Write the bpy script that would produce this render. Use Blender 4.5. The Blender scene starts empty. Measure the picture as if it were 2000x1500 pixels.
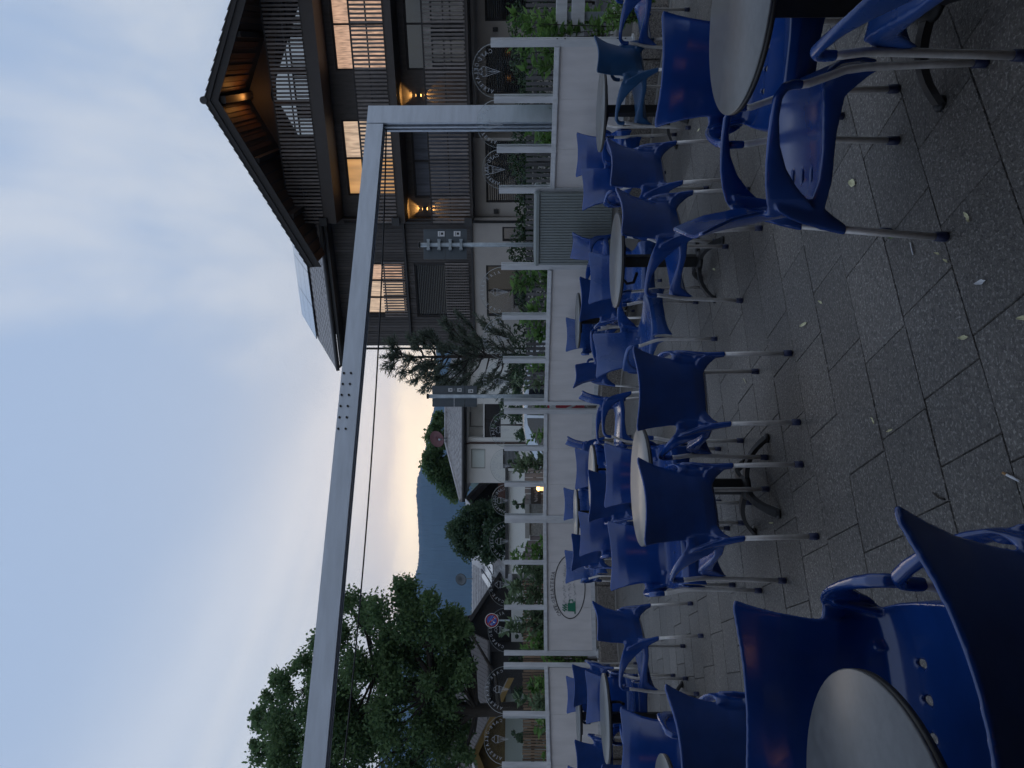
import bpy, bmesh, math, random
import numpy as np
from mathutils import Vector, Matrix

random.seed(7)
rng = np.random.default_rng(7)
S = bpy.context.scene
COL = S.collection
R = math.radians

# ------------------------------------------------------------------ camera (phone held on its side)
CAMZ = 1.43
cam_d = bpy.data.cameras.new("phone_camera")
cam = bpy.data.objects.new("phone_camera", cam_d)
COL.objects.link(cam)
cam_d.sensor_fit = 'HORIZONTAL'
cam_d.sensor_width = 36.0
cam_d.lens = 36.0 * 1390 / 2000
cam_d.clip_start = 0.05
cam_d.clip_end = 9000
PITCH = math.atan(18 / 1390)
fwd = Vector((0, math.cos(PITCH), math.sin(PITCH)))
upv = Vector((0, -math.sin(PITCH), math.cos(PITCH)))
rot = Matrix((-upv, Vector((1, 0, 0)), -fwd)).transposed()   # columns: camera x (down), y (world right), z (back)
cam.matrix_world = Matrix.Translation((0, 0, CAMZ)) @ rot.to_4x4()
S.camera = cam

# ------------------------------------------------------------------ world: dusk sky with thin cloud
W = bpy.data.worlds.new("World")
S.world = W
W.use_nodes = True
nt = W.node_tree
nt.nodes.clear()

def N(t, kind, **kw):
    n = t.nodes.new(kind)
    for k, v in kw.items():
        setattr(n, k, v)
    return n

def wmath(op, a, b=None, clamp=False):
    n = N(nt, 'ShaderNodeMath', operation=op, use_clamp=clamp)
    for i, v in enumerate((a, b)):
        if v is None:
            continue
        if isinstance(v, (int, float)):
            n.inputs[i].default_value = v
        else:
            nt.links.new(v, n.inputs[i])
    return n.outputs[0]

def wrange(v, a, b, c, d, smooth=True):
    n = N(nt, 'ShaderNodeMapRange', interpolation_type='SMOOTHSTEP' if smooth else 'LINEAR')
    nt.links.new(v, n.inputs[0])
    for i, x in enumerate((a, b, c, d)):
        n.inputs[i + 1].default_value = x
    return n.outputs[0]

def wmix(f, a, b, blend='MIX'):
    n = N(nt, 'ShaderNodeMix', data_type='RGBA', blend_type=blend)
    for idx, v in ((0, f), (6, a), (7, b)):
        if isinstance(v, (int, float)):
            n.inputs[idx].default_value = v
        elif isinstance(v, tuple):
            n.inputs[idx].default_value = (*v, 1)
        else:
            nt.links.new(v, n.inputs[idx])
    return n.outputs[2]

tc = N(nt, 'ShaderNodeTexCoord')
nrm = N(nt, 'ShaderNodeVectorMath', operation='NORMALIZE')
nt.links.new(tc.outputs['Generated'], nrm.inputs[0])
sep = N(nt, 'ShaderNodeSeparateXYZ')
nt.links.new(nrm.outputs[0], sep.inputs[0])
dx, dy, dz = sep.outputs
ramp = N(nt, 'ShaderNodeValToRGB')
nt.links.new(dz, ramp.inputs[0])
cr = ramp.color_ramp
cr.elements[0].position = 0.0
cr.elements[0].color = (0.62, 0.60, 0.62, 1)
cr.elements[1].position = 1.0
cr.elements[1].color = (0.46, 0.57, 0.78, 1)
for p, c in ((0.14, (0.53, 0.575, 0.65)), (0.24, (0.46, 0.53, 0.64)), (0.40, (0.39, 0.49, 0.665)), (0.60, (0.37, 0.48, 0.68))):
    e = cr.elements.new(p)
    e.color = (*c, 1)
# cloud sheets laid on a plane high above, drawn out along one wind direction
den = wmath('ADD', wmath('MAXIMUM', dz, 0.0), 0.10)
cx = wmath('DIVIDE', dx, den)
cy = wmath('DIVIDE', dy, den)
comb = N(nt, 'ShaderNodeCombineXYZ')
nt.links.new(cx, comb.inputs[0])
nt.links.new(cy, comb.inputs[1])
mr0 = N(nt, 'ShaderNodeMapping')
mr0.inputs['Rotation'].default_value = (0, 0, R(-62.7))
nt.links.new(comb.outputs[0], mr0.inputs[0])
sp0 = N(nt, 'ShaderNodeSeparateXYZ')
nt.links.new(mr0.outputs[0], sp0.inputs[0])
mp = N(nt, 'ShaderNodeMapping')
mp.inputs['Scale'].default_value = (0.42, 0.95, 1)
mp.inputs['Location'].default_value = (2.3, 0.35, 0)
nt.links.new(mr0.outputs[0], mp.inputs[0])
n1 = N(nt, 'ShaderNodeTexNoise')
n1.inputs['Scale'].default_value = 1.1
n1.inputs['Detail'].default_value = 7
n1.inputs['Roughness'].default_value = 0.52
n1.inputs['Distortion'].default_value = 0.9
nt.links.new(mp.outputs[0], n1.inputs[0])
mp2 = N(nt, 'ShaderNodeMapping')
mp2.inputs['Rotation'].default_value = (0, 0, R(0))
mp2.inputs['Scale'].default_value = (0.5, 0.8, 1)
mp2.inputs['Location'].default_value = (7.1, 4.2, 0)
nt.links.new(mr0.outputs[0], mp2.inputs[0])
n2 = N(nt, 'ShaderNodeTexNoise')
n2.inputs['Scale'].default_value = 0.7
n2.inputs['Detail'].default_value = 6
n2.inputs['Roughness'].default_value = 0.55
nt.links.new(mp2.outputs[0], n2.inputs[0])
light_c = wrange(n1.outputs[0], 0.45, 0.64, 0.0, 0.85)
dark_c = wrange(n2.outputs[0], 0.44, 0.60, 0.0, 0.90)
sky = wmix(dark_c, ramp.outputs[0], (0.385, 0.455, 0.585))
sky = wmix(light_c, sky, (0.62, 0.66, 0.735))
# one long bright cloud edge crossing the western sky
vv = wmath('ADD', sp0.outputs[1], wmath('MULTIPLY', wmath('SUBTRACT', n2.outputs[0], 0.5), 0.9))
vd = wmath('SUBTRACT', vv, 1.36)
band = wmath('POWER', 2.718, wmath('MULTIPLY', wmath('MULTIPLY', vd, vd), -14.0))
sky = wmix(wmath('MULTIPLY', band, 0.62), sky, (0.66, 0.70, 0.78))
# after-glow low over the hills
gx = wmath('ADD', dx, 0.13)
az = wmath('POWER', 2.718, wmath('MULTIPLY', wmath('MULTIPLY', gx, gx), -20.0))
az = wmath('MULTIPLY', az, wrange(dy, 0.0, 0.6, 0.0, 1.0))
zz = wmath('ADD', dz, wmath('MULTIPLY', wmath('SUBTRACT', n1.outputs[0], 0.5), 0.07))
low = wrange(zz, 0.190, 0.138, 0.0, 1.0)
low2 = wrange(zz, 0.25, 0.13, 0.0, 0.40)
sky = wmix(wmath('MULTIPLY', az, low2), sky, (0.92, 0.85, 0.82))
sky = wmix(wmath('MULTIPLY', az, low), sky, (1.32, 1.17, 0.93))
# the sky opposite the sunset is dimmer
sky = wmix(1.0, sky, wrange(dy, -0.7, 0.75, 0.96, 1.0), 'MULTIPLY')
st = N(nt, 'ShaderNodeTexSky', sky_type='NISHITA', sun_disc=False)
SUN_EL, SUN_ROT = R(4), R(-6)
st.sun_elevation = SUN_EL
st.sun_rotation = SUN_ROT
bg1 = N(nt, 'ShaderNodeBackground')
nt.links.new(sky, bg1.inputs[0])
bg1.inputs[1].default_value = 1.07
bg2 = N(nt, 'ShaderNodeBackground')
nt.links.new(st.outputs[0], bg2.inputs[0])
bg2.inputs[1].default_value = 0.03
add = N(nt, 'ShaderNodeAddShader')
nt.links.new(bg1.outputs[0], add.inputs[0])
nt.links.new(bg2.outputs[0], add.inputs[1])
wo = N(nt, 'ShaderNodeOutputWorld')
nt.links.new(add.outputs[0], wo.inputs[0])

# ------------------------------------------------------------------ weak sun behind cloud, just above the hills
sd = bpy.data.lights.new("sun", 'SUN')
sd.energy = 0.12
sd.angle = R(20)
sd.color = (1.0, 0.82, 0.62)
so = bpy.data.objects.new("sun", sd)
COL.objects.link(so)
so.rotation_euler = (R(90) - SUN_EL - R(8), 0, R(180) + R(6))

S.view_settings.view_transform = 'Standard'
S.view_settings.look = 'None'
S.view_settings.exposure = 0.0
S.view_settings.gamma = 1.0
S.view_settings.use_curve_mapping = False

# ------------------------------------------------------------------ helpers
MATS = {}

def mat(name, color, rough=0.6, metal=0.0, var=0.0, scale=8.0, color2=None, bump=0.0, bscale=60.0,
        emit=None, estr=0.0, spec=0.5, detail=5.0, stretch=None, coat=0.0, world=False):
    if name in MATS:
        return MATS[name]
    m = bpy.data.materials.new(name)
    m.use_nodes = True
    t = m.node_tree
    b = t.nodes['Principled BSDF']
    b.inputs['Base Color'].default_value = (*color, 1)
    b.inputs['Roughness'].default_value = rough
    b.inputs['Metallic'].default_value = metal
    b.inputs['Specular IOR Level'].default_value = spec
    if coat:
        b.inputs['Coat Weight'].default_value = coat
        b.inputs['Coat Roughness'].default_value = 0.15
    src = None
    if var or bump:
        if world:
            src = N(t, 'ShaderNodeNewGeometry').outputs['Position']
        else:
            src = N(t, 'ShaderNodeTexCoord').outputs['Object']
        if stretch:
            mpn = N(t, 'ShaderNodeMapping')
            mpn.inputs['Scale'].default_value = stretch
            t.links.new(src, mpn.inputs[0])
            src = mpn.outputs[0]
    if var:
        nz = N(t, 'ShaderNodeTexNoise')
        nz.inputs['Scale'].default_value = scale
        nz.inputs['Detail'].default_value = detail
        nz.inputs['Roughness'].default_value = 0.6
        t.links.new(src, nz.inputs[0])
        mr = N(t, 'ShaderNodeMapRange')
        mr.inputs[1].default_value = 0.3
        mr.inputs[2].default_value = 0.7
        t.links.new(nz.outputs[0], mr.inputs[0])
        mx = N(t, 'ShaderNodeMix', data_type='RGBA')
        c2 = color2 or tuple(min(1, c * (1 + var)) for c in color)
        c1 = color if color2 else tuple(c * (1 - var) for c in color)
        mx.inputs[6].default_value = (*c1, 1)
        mx.inputs[7].default_value = (*c2, 1)
        t.links.new(mr.outputs[0], mx.inputs[0])
        t.links.new(mx.outputs[2], b.inputs['Base Color'])
        rr = N(t, 'ShaderNodeMapRange')
        k_ = min(1.0, var * 3.0)
        rr.inputs[3].default_value = max(0.03, rough - 0.08 * k_)
        rr.inputs[4].default_value = min(1, rough + 0.10 * k_)
        t.links.new(nz.outputs[0], rr.inputs[0])
        t.links.new(rr.outputs[0], b.inputs['Roughness'])
    if bump:
        nb = N(t, 'ShaderNodeTexNoise')
        nb.inputs['Scale'].default_value = bscale
        nb.inputs['Detail'].default_value = 3
        t.links.new(src, nb.inputs[0])
        bn = N(t, 'ShaderNodeBump')
        bn.inputs['Strength'].default_value = bump
        bn.inputs['Distance'].default_value = 0.01
        t.links.new(nb.outputs[0], bn.inputs['Height'])
        t.links.new(bn.outputs[0], b.inputs['Normal'])
    if emit:
        b.inputs['Emission Color'].default_value = (*emit, 1)
        b.inputs['Emission Strength'].default_value = estr
    MATS[name] = m
    return m

def per_piece(m, lo=0.65, hi=1.35):
    """each loose board, slat or reed gets a tone of its own"""
    t = m.node_tree
    b = t.nodes['Principled BSDF']
    g = N(t, 'ShaderNodeNewGeometry')
    mr = N(t, 'ShaderNodeMapRange')
    mr.inputs[3].default_value, mr.inputs[4].default_value = lo, hi
    t.links.new(g.outputs['Random Per Island'], mr.inputs[0])
    mx = N(t, 'ShaderNodeMix', data_type='RGBA', blend_type='MULTIPLY')
    mx.inputs[0].default_value = 1
    if b.inputs['Base Color'].links:
        t.links.new(b.inputs['Base Color'].links[0].from_socket, mx.inputs[6])
    else:
        mx.inputs[6].default_value = b.inputs['Base Color'].default_value
    t.links.new(mr.outputs[0], mx.inputs[7])
    t.links.new(mx.outputs[2], b.inputs['Base Color'])
    return m

def leaf_mat(name, c1, c2, trans=0.35, rough=0.5, scale=1.2):
    if name in MATS:
        return MATS[name]
    m = bpy.data.materials.new(name)
    m.use_nodes = True
    t = m.node_tree
    b = t.nodes['Principled BSDF']
    b.inputs['Roughness'].default_value = rough
    b.inputs['Specular IOR Level'].default_value = 0.3
    g = N(t, 'ShaderNodeNewGeometry')
    nz = N(t, 'ShaderNodeTexNoise')
    nz.inputs['Scale'].default_value = scale
    nz.inputs['Detail'].default_value = 3
    t.links.new(g.outputs['Position'], nz.inputs[0])
    ad = N(t, 'ShaderNodeMath', operation='ADD')
    mu = N(t, 'ShaderNodeMath', operation='MULTIPLY')
    mu.inputs[1].default_value = 0.45
    t.links.new(g.outputs['Random Per Island'], mu.inputs[0])
    t.links.new(mu.outputs[0], ad.inputs[0])
    t.links.new(nz.outputs[0], ad.inputs[1])
    mr = N(t, 'ShaderNodeMapRange')
    mr.inputs[1].default_value = 0.4
    mr.inputs[2].default_value = 1.05
    t.links.new(ad.outputs[0], mr.inputs[0])
    mx = N(t, 'ShaderNodeMix', data_type='RGBA')
    mx.inputs[6].default_value = (*c1, 1)
    mx.inputs[7].default_value = (*c2, 1)
    t.links.new(mr.outputs[0], mx.inputs[0])
    t.links.new(mx.outputs[2], b.inputs['Base Color'])
    tr = N(t, 'ShaderNodeBsdfTranslucent')
    t.links.new(mx.outputs[2], tr.inputs[0])
    ms = N(t, 'ShaderNodeMixShader')
    ms.inputs[0].default_value = trans
    t.links.new(b.outputs[0], ms.inputs[1])
    t.links.new(tr.outputs[0], ms.inputs[2])
    t.links.new(ms.outputs[0], t.nodes['Material Output'].inputs[0])
    MATS[name] = m
    return m

def glass_mat(name, tint, refl=0.10, rough=0.02, ior=1.45):
    if name in MATS:
        return MATS[name]
    m = bpy.data.materials.new(name)
    m.use_nodes = True
    t = m.node_tree
    t.nodes.remove(t.nodes['Principled BSDF'])
    tr = N(t, 'ShaderNodeBsdfTransparent')
    tr.inputs[0].default_value = (*tint, 1)
    gl = N(t, 'ShaderNodeBsdfGlossy')
    gl.inputs['Roughness'].default_value = rough
    mu = N(t, 'ShaderNodeLayerWeight')
    mu.inputs[0].default_value = refl
    ms = N(t, 'ShaderNodeMixShader')
    t.links.new(mu.outputs['Fresnel'], ms.inputs[0])
    t.links.new(tr.outputs[0], ms.inputs[1])
    t.links.new(gl.outputs[0], ms.inputs[2])
    t.links.new(ms.outputs[0], t.nodes['Material Output'].inputs[0])
    MATS[name] = m
    return m

class MB:
    """collects shapes and links them as one mesh object"""
    def __init__(self):
        self.v, self.f, self.sm = [], [], []
    def add(self, vs, fs, smooth=False):
        o = len(self.v)
        self.v += [tuple(p) for p in vs]
        for f in fs:
            self.f.append(tuple(i + o for i in f))
            self.sm.append(smooth)
        return self
    def box(self, x0, x1, y0, y1, z0, z1, M=None):
        vs = [(x0, y0, z0), (x1, y0, z0), (x1, y1, z0), (x0, y1, z0), (x0, y0, z1), (x1, y0, z1), (x1, y1, z1), (x0, y1, z1)]
        if M is not None:
            vs = [tuple(M @ Vector(p)) for p in vs]
        return self.add(vs, [(3, 2, 1, 0), (4, 5, 6, 7), (0, 1, 5, 4), (1, 2, 6, 5), (2, 3, 7, 6), (3, 0, 4, 7)])
    def cbox(self, x0, x1, y0, y1, z0, z1, c=0.004):
        """box with chamfered top and vertical edges"""
        a = [(x0 + c, y0), (x1 - c, y0), (x1, y0 + c), (x1, y1 - c), (x1 - c, y1), (x0 + c, y1), (x0, y1 - c), (x0, y0 + c)]
        mx, my = (x0 + x1) / 2, (y0 + y1) / 2
        kx, ky = 1 - 2 * c / max(1e-6, x1 - x0), 1 - 2 * c / max(1e-6, y1 - y0)
        b = [(mx + (x - mx) * kx, my + (y - my) * ky) for x, y in a]
        vs = [(x, y, z0) for x, y in a] + [(x, y, z1 - c) for x, y in a] + [(x, y, z1) for x, y in b]
        fs = [tuple(range(7, -1, -1)), tuple(range(16, 24))]
        for r in (0, 8):
            fs += [(r + i, r + (i + 1) % 8, r + 8 + (i + 1) % 8, r + 8 + i) for i in range(8)]
        return self.add(vs, fs)
    def tube(self, pts, rad, n=8, cap=True, smooth=True, flat=1.0):
        pts = [Vector(p) for p in pts]
        rs = rad if isinstance(rad, (list, tuple)) else [rad] * len(pts)
        vs, fs = [], []
        prev = None
        for i, p in enumerate(pts):
            d = (pts[min(i + 1, len(pts) - 1)] - pts[max(i - 1, 0)]).normalized()
            ref = Vector((0, 0, 1)) if abs(d.z) < 0.9 else Vector((1, 0, 0))
            a = d.cross(ref).normalized() if prev is None else (prev - d * prev.dot(d)).normalized()
            prev = a
            b = d.cross(a).normalized()
            for k in range(n):
                t = 2 * math.pi * k / n
                vs.append(p + (a * math.cos(t) + b * math.sin(t) * flat) * rs[i])
        for i in range(len(pts) - 1):
            for k in range(n):
                fs.append((i * n + k, i * n + (k + 1) % n, (i + 1) * n + (k + 1) % n, (i + 1) * n + k))
        self.add(vs, fs, smooth)
        if cap:
            o = len(self.v) - len(vs)
            self.f.append(tuple(o + k for k in range(n - 1, -1, -1)))
            self.f.append(tuple(o + (len(pts) - 1) * n + k for k in range(n)))
            self.sm += [False, False]
        return self
    def prism(self, poly, y0, y1, axis='y'):
        """2D outline (x,z) extruded along y"""
        n = len(poly)
        vs = [(x, y0, z) for x, z in poly] + [(x, y1, z) for x, z in poly]
        fs = [tuple(range(n)), tuple(range(2 * n - 1, n - 1, -1))]
        fs += [(i + n, (i + 1) % n + n, (i + 1) % n, i) for i in range(n)]
        return self.add(vs, fs)
    def slab(self, quad, t):
        """thick quad: four points, thickness along its normal downward"""
        q = [Vector(p) for p in quad]
        nn = (q[1] - q[0]).cross(q[3] - q[0]).normalized() * t
        vs = q + [p - nn for p in q]
        return self.add(vs, [(0, 1, 2, 3), (7, 6, 5, 4), (0, 4, 5, 1), (1, 5, 6, 2), (2, 6, 7, 3), (3, 7, 4, 0)])
    def lathe(self, prof, n=24, c=(0, 0, 0), smooth=True):
        vs, fs = [], []
        for r, z in prof:
            for k in range(n):
                t = 2 * math.pi * k / n
                vs.append((c[0] + r * math.cos(t), c[1] + r * math.sin(t), c[2] + z))
        for i in range(len(prof) - 1):
            for k in range(n):
                fs.append((i * n + k, i * n + (k + 1) % n, (i + 1) * n + (k + 1) % n, (i + 1) * n + k))
        fs.append(tuple(range(n - 1, -1, -1)))
        fs.append(tuple((len(prof) - 1) * n + k for k in range(n)))
        return self.add(vs, fs, smooth)
    def ribbon(self, pts, w, y=0.0, th=0.002):
        """flat line of width w in the x-z plane, a hair thick"""
        for i in range(len(pts) - 1):
            a, b = Vector((pts[i][0], pts[i][1])), Vector((pts[i + 1][0], pts[i + 1][1]))
            d = b - a
            if d.length < 1e-6:
                continue
            d.normalize()
            n = Vector((-d.y, d.x)) * w / 2
            e = d * w * 0.3
            q = [a - e + n, b + e + n, b + e - n, a - e - n]
            vs = [(p.x, y, p.y) for p in q] + [(p.x, y + th, p.y) for p in q]
            self.add(vs, [(0, 1, 2, 3), (7, 6, 5, 4), (0, 4, 5, 1), (1, 5, 6, 2), (2, 6, 7, 3), (3, 7, 4, 0)])
        return self
    def mesh(self, name):
        me = bpy.data.meshes.new(name)
        me.from_pydata(self.v, [], self.f)
        me.polygons.foreach_set('use_smooth', self.sm)
        me.update()
        return me
    def build(self, name, m, parent=None, **props):
        return link(name, self.mesh(name), m, parent, **props)

def link(name, me, m, parent=None, **props):
    o = bpy.data.objects.new(name, me)
    COL.objects.link(o)
    if m is not None and len(me.materials) == 0:
        me.materials.append(m)
    o.parent = parent
    for k, v in props.items():
        o[k] = v
    return o

def thing(name, label, cat, loc=(0, 0, 0), rz=0.0, group=None):
    o = bpy.data.objects.new(name, None)
    COL.objects.link(o)
    o.empty_display_size = 0.1
    o.location = loc
    o.rotation_euler = (0, 0, rz)
    o['label'] = label
    o['category'] = cat
    if group:
        o['group'] = group
    return o

def tag(o, label, cat, group=None):
    o['label'] = label
    o['category'] = cat
    if group:
        o['group'] = group
    return o

def struct(o):
    o['kind'] = 'structure'
    return o

KIDS = {}
def kids(o):
    if not KIDS:
        for c in bpy.data.objects:
            if c.parent:
                KIDS.setdefault(c.parent.name, []).append(c)
    return KIDS.get(o.name, [])

def dup(root, loc, rz, label, group=None):
    r = root.copy()
    COL.objects.link(r)
    r.location = loc
    r.rotation_euler = (0, 0, rz)
    r['label'] = label
    if group:
        r['group'] = group
    for ch in root.children:
        c = ch.copy()
        COL.objects.link(c)
        c.parent = r
        for g in ch.children:
            d = g.copy()
            COL.objects.link(d)
            d.parent = c
    return r

def leaf_mesh(name, P, D, U, L, Wd, m):
    """many leaves: centre P, direction D, side U, length L, width Wd (numpy); each leaf two bent triangles pairs"""
    n = len(P)
    D = D / (np.linalg.norm(D, axis=1, keepdims=True) + 1e-9)
    U = U - D * (U * D).sum(1, keepdims=True)
    U = U / (np.linalg.norm(U, axis=1, keepdims=True) + 1e-9)
    Nn = np.cross(D, U)
    L = np.broadcast_to(np.asarray(L).reshape(-1, 1), (n, 1))
    Wd = np.broadcast_to(np.asarray(Wd).reshape(-1, 1), (n, 1))
    base = P - D * L * 0.5
    tip = P + D * L * 0.5 - Nn * L * 0.12
    a = P + U * Wd * 0.5 + Nn * Wd * 0.15 - D * L * 0.05
    b = P - U * Wd * 0.5 + Nn * Wd * 0.15 - D * L * 0.05
    V = np.stack([base, a, tip, b], axis=1).reshape(-1, 3)
    idx = np.arange(n).reshape(-1, 1) * 4
    F = np.concatenate([idx + [0, 1, 2], idx + [0, 2, 3]], axis=1).reshape(-1, 3)
    me = bpy.data.meshes.new(name)
    me.vertices.add(len(V))
    me.vertices.foreach_set('co', V.ravel())
    me.loops.add(F.size)
    me.loops.foreach_set('vertex_index', F.ravel())
    me.polygons.add(len(F))
    me.polygons.foreach_set('loop_start', np.arange(0, F.size, 3))
    me.polygons.foreach_set('loop_total', np.full(len(F), 3))
    me.update()
    me.validate()
    me.materials.append(m)
    return me

def unit(n):
    v = rng.normal(size=(n, 3))
    return v / np.linalg.norm(v, axis=1, keepdims=True)
# ------------------------------------------------------------------ materials
M_ALU = mat('brushed_aluminium', (0.58, 0.56, 0.54), 0.46, 0.35, var=0.12, scale=40)
M_FRAME = mat('white_powder_coat', (0.53, 0.54, 0.555), 0.45, 0.0, var=0.16, scale=9, stretch=(2, 2, .35), detail=9)
M_PANEL = mat('offwhite_panel', (0.60, 0.575, 0.57), 0.55, var=0.10, scale=5, stretch=(1.6, 1.6, .35), detail=9)
M_TRACK = mat('pergola_aluminium', (0.47, 0.515, 0.585), 0.40, 0.5, var=0.10, scale=5, stretch=(.5, 3, 3), detail=9)
M_BLACK = mat('black_cast_iron', (0.012, 0.012, 0.013), 0.5, 0.2, var=0.3, scale=20)
M_TOP = mat('grey_laminate', (0.105, 0.109, 0.111), 0.33, var=0.17, scale=34, spec=0.55)
M_EDGE = mat('dark_table_edge', (0.016, 0.015, 0.014), 0.45)
M_BLUE = mat('blue_polypropylene', (0.0065, 0.042, 0.200), 0.19, var=0.20, scale=4, spec=0.65)
M_WORN = mat('sun_faded_polypropylene', (0.012, 0.054, 0.215), 0.27, var=0.16, scale=4, spec=0.55)
M_TEAL = mat('faded_blue_polypropylene', (0.010, 0.056, 0.145), 0.38, var=0.08, scale=5, spec=0.45)
M_CAP = mat('dark_blue_foot_cap', (0.008, 0.014, 0.055), 0.5)
M_PAVE = mat('concrete_paver', (0.104, 0.095, 0.085), 0.50, var=0.55, scale=42.0, bump=0.9, bscale=120, world=True, spec=0.5, detail=12)
def speckle(m, size=240, amt=0.55, lo=0.60, col=(0.26, 0.25, 0.235), rnd=0.22):
    t = m.node_tree
    b = t.nodes['Principled BSDF']
    src = b.inputs['Base Color'].links[0].from_socket
    gN = N(t, 'ShaderNodeNewGeometry')
    nz = N(t, 'ShaderNodeTexNoise')
    nz.inputs['Scale'].default_value = size
    nz.inputs['Detail'].default_value = 2.5
    t.links.new(gN.outputs['Position'], nz.inputs[0])
    mr = N(t, 'ShaderNodeMapRange')
    mr.inputs[1].default_value, mr.inputs[2].default_value = lo, lo + .10
    mr.inputs[3].default_value, mr.inputs[4].default_value = 0, amt
    t.links.new(nz.outputs[0], mr.inputs[0])
    mx = N(t, 'ShaderNodeMix', data_type='RGBA')
    t.links.new(mr.outputs[0], mx.inputs[0])
    t.links.new(src, mx.inputs[6])
    mx.inputs[7].default_value = (*col, 1)
    # damp dark stains with soft edges
    n2_ = N(t, 'ShaderNodeTexNoise')
    n2_.inputs['Scale'].default_value = 1.1
    n2_.inputs['Detail'].default_value = 6
    t.links.new(gN.outputs['Position'], n2_.inputs[0])
    m2 = N(t, 'ShaderNodeMapRange')
    m2.inputs[1].default_value, m2.inputs[2].default_value = .35, .68
    m2.inputs[3].default_value, m2.inputs[4].default_value = .72, 1.18
    t.links.new(n2_.outputs[0], m2.inputs[0])
    oi = N(t, 'ShaderNodeObjectInfo')
    m3 = N(t, 'ShaderNodeMapRange')
    m3.inputs[3].default_value, m3.inputs[4].default_value = 1 - rnd, 1 + rnd
    t.links.new(oi.outputs['Random'], m3.inputs[0])
    mm = N(t, 'ShaderNodeMath', operation='MULTIPLY')
    t.links.new(m2.outputs[0], mm.inputs[0])
    t.links.new(m3.outputs[0], mm.inputs[1])
    vm = N(t, 'ShaderNodeMix', data_type='RGBA', blend_type='MULTIPLY')
    vm.inputs[0].default_value = 1
    t.links.new(mx.outputs[2], vm.inputs[6])
    t.links.new(mm.outputs[0], vm.inputs[7])
    t.links.new(vm.outputs[2], b.inputs['Base Color'])
speckle(M_PAVE, 90, .95, .555, (0.27, 0.255, 0.23), .16)
M_JOINT = mat('joint_sand', (0.058, 0.054, 0.048), 0.95, world=True, var=0.2, scale=30)
M_ROAD = mat('asphalt', (0.055, 0.055, 0.057), 0.85, var=0.15, scale=3, bump=0.3, bscale=120, world=True)
M_WOOD = mat('dark_larch_boards', (0.070, 0.063, 0.062), 0.75, var=0.28, scale=5, stretch=(3, 3, 0.4))
M_WOODD = mat('black_brown_timber', (0.020, 0.017, 0.017), 0.7, var=0.3, scale=6)
M_SLAT = mat('grey_larch_slat', (0.150, 0.132, 0.126), 0.75, var=0.3, scale=7, stretch=(3, 3, 0.5))
M_SOFFIT = mat('stained_soffit_boards', (0.085, 0.045, 0.024), 0.6, var=0.3, scale=6)
M_SLABU = mat('brown_balcony_fascia', (0.042, 0.034, 0.032), 0.6, var=0.12, scale=4)
M_PLAST = mat('beige_render', (0.37, 0.345, 0.325), 0.9, var=0.05, scale=2, bump=0.15, bscale=90)
M_WHITEW = mat('white_render', (0.76, 0.755, 0.74), 0.9, var=0.05, scale=1.5, bump=0.15, bscale=90)
M_TILE = mat('grey_roof_tile', (0.33, 0.32, 0.325), 0.36, var=0.25, scale=3)
M_TILED = mat('dark_roof_edge', (0.028, 0.028, 0.030), 0.6)
M_SOLAR = mat('solar_glass', (0.02, 0.025, 0.045), 0.06, 0.0, spec=0.9, coat=1.0)
M_DGLASS = mat('dark_window_glass', (0.010, 0.012, 0.016), 0.04, 0.0, spec=1.0)
M_METAL = mat('grey_cabinet_paint', (0.21, 0.235, 0.23), 0.55, var=0.10, scale=3)
M_GALV = mat('galvanised_steel', (0.30, 0.34, 0.37), 0.5, 0.55, var=0.2, scale=14)
M_SIGNB = mat('sign_back_grey', (0.075, 0.090, 0.105), 0.5, 0.1, var=0.06, scale=4)
M_STICK = mat('white_sticker', (0.62, 0.63, 0.65), 0.5)
M_INK = mat('dark_print', (0.02, 0.02, 0.022), 0.6)
M_AGG = mat('exposed_aggregate', (0.035, 0.032, 0.030), 0.85, var=0.9, color2=(0.30, 0.27, 0.24), scale=75, detail=2, bump=0.8, bscale=80, world=True)
M_CONC = mat('pale_concrete', (0.30, 0.29, 0.275), 0.85, var=0.12, scale=8)
M_GLASS = glass_mat('windbreak_glass', (0.95, 0.965, 0.965), 0.10)
M_GEDGE = mat('polished_glass_edge', (0.30, 0.33, 0.34), 0.3)
M_LETTER = mat('etched_white_lettering', (0.50, 0.52, 0.55), 0.6)
M_BARK = mat('oak_bark', (0.040, 0.033, 0.028), 0.9, var=0.35, scale=8, bump=0.9, bscale=24, stretch=(2, 2, 0.5))
L_OAK = leaf_mat('oak_leaves', (0.055, 0.118, 0.048), (0.165, 0.255, 0.11), 0.5, scale=0.8)
L_DARK = leaf_mat('linden_leaves', (0.034, 0.072, 0.040), (0.095, 0.155, 0.082), 0.3, scale=0.9)
L_PINE = leaf_mat('pine_needles', (0.065, 0.090, 0.072), (0.155, 0.185, 0.140), 0.3, scale=2)
L_LAUREL = leaf_mat('laurel_leaves', (0.055, 0.125, 0.034), (0.21, 0.36, 0.10), 0.4, rough=0.35, scale=3)
L_GREY = leaf_mat('buddleia_leaves', (0.070, 0.120, 0.062), (0.24, 0.31, 0.18), 0.3, rough=0.5, scale=3)
L_HEDGE = leaf_mat('hedge_leaves', (0.012, 0.030, 0.012), (0.035, 0.070, 0.026), 0.2, scale=2)

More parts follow.
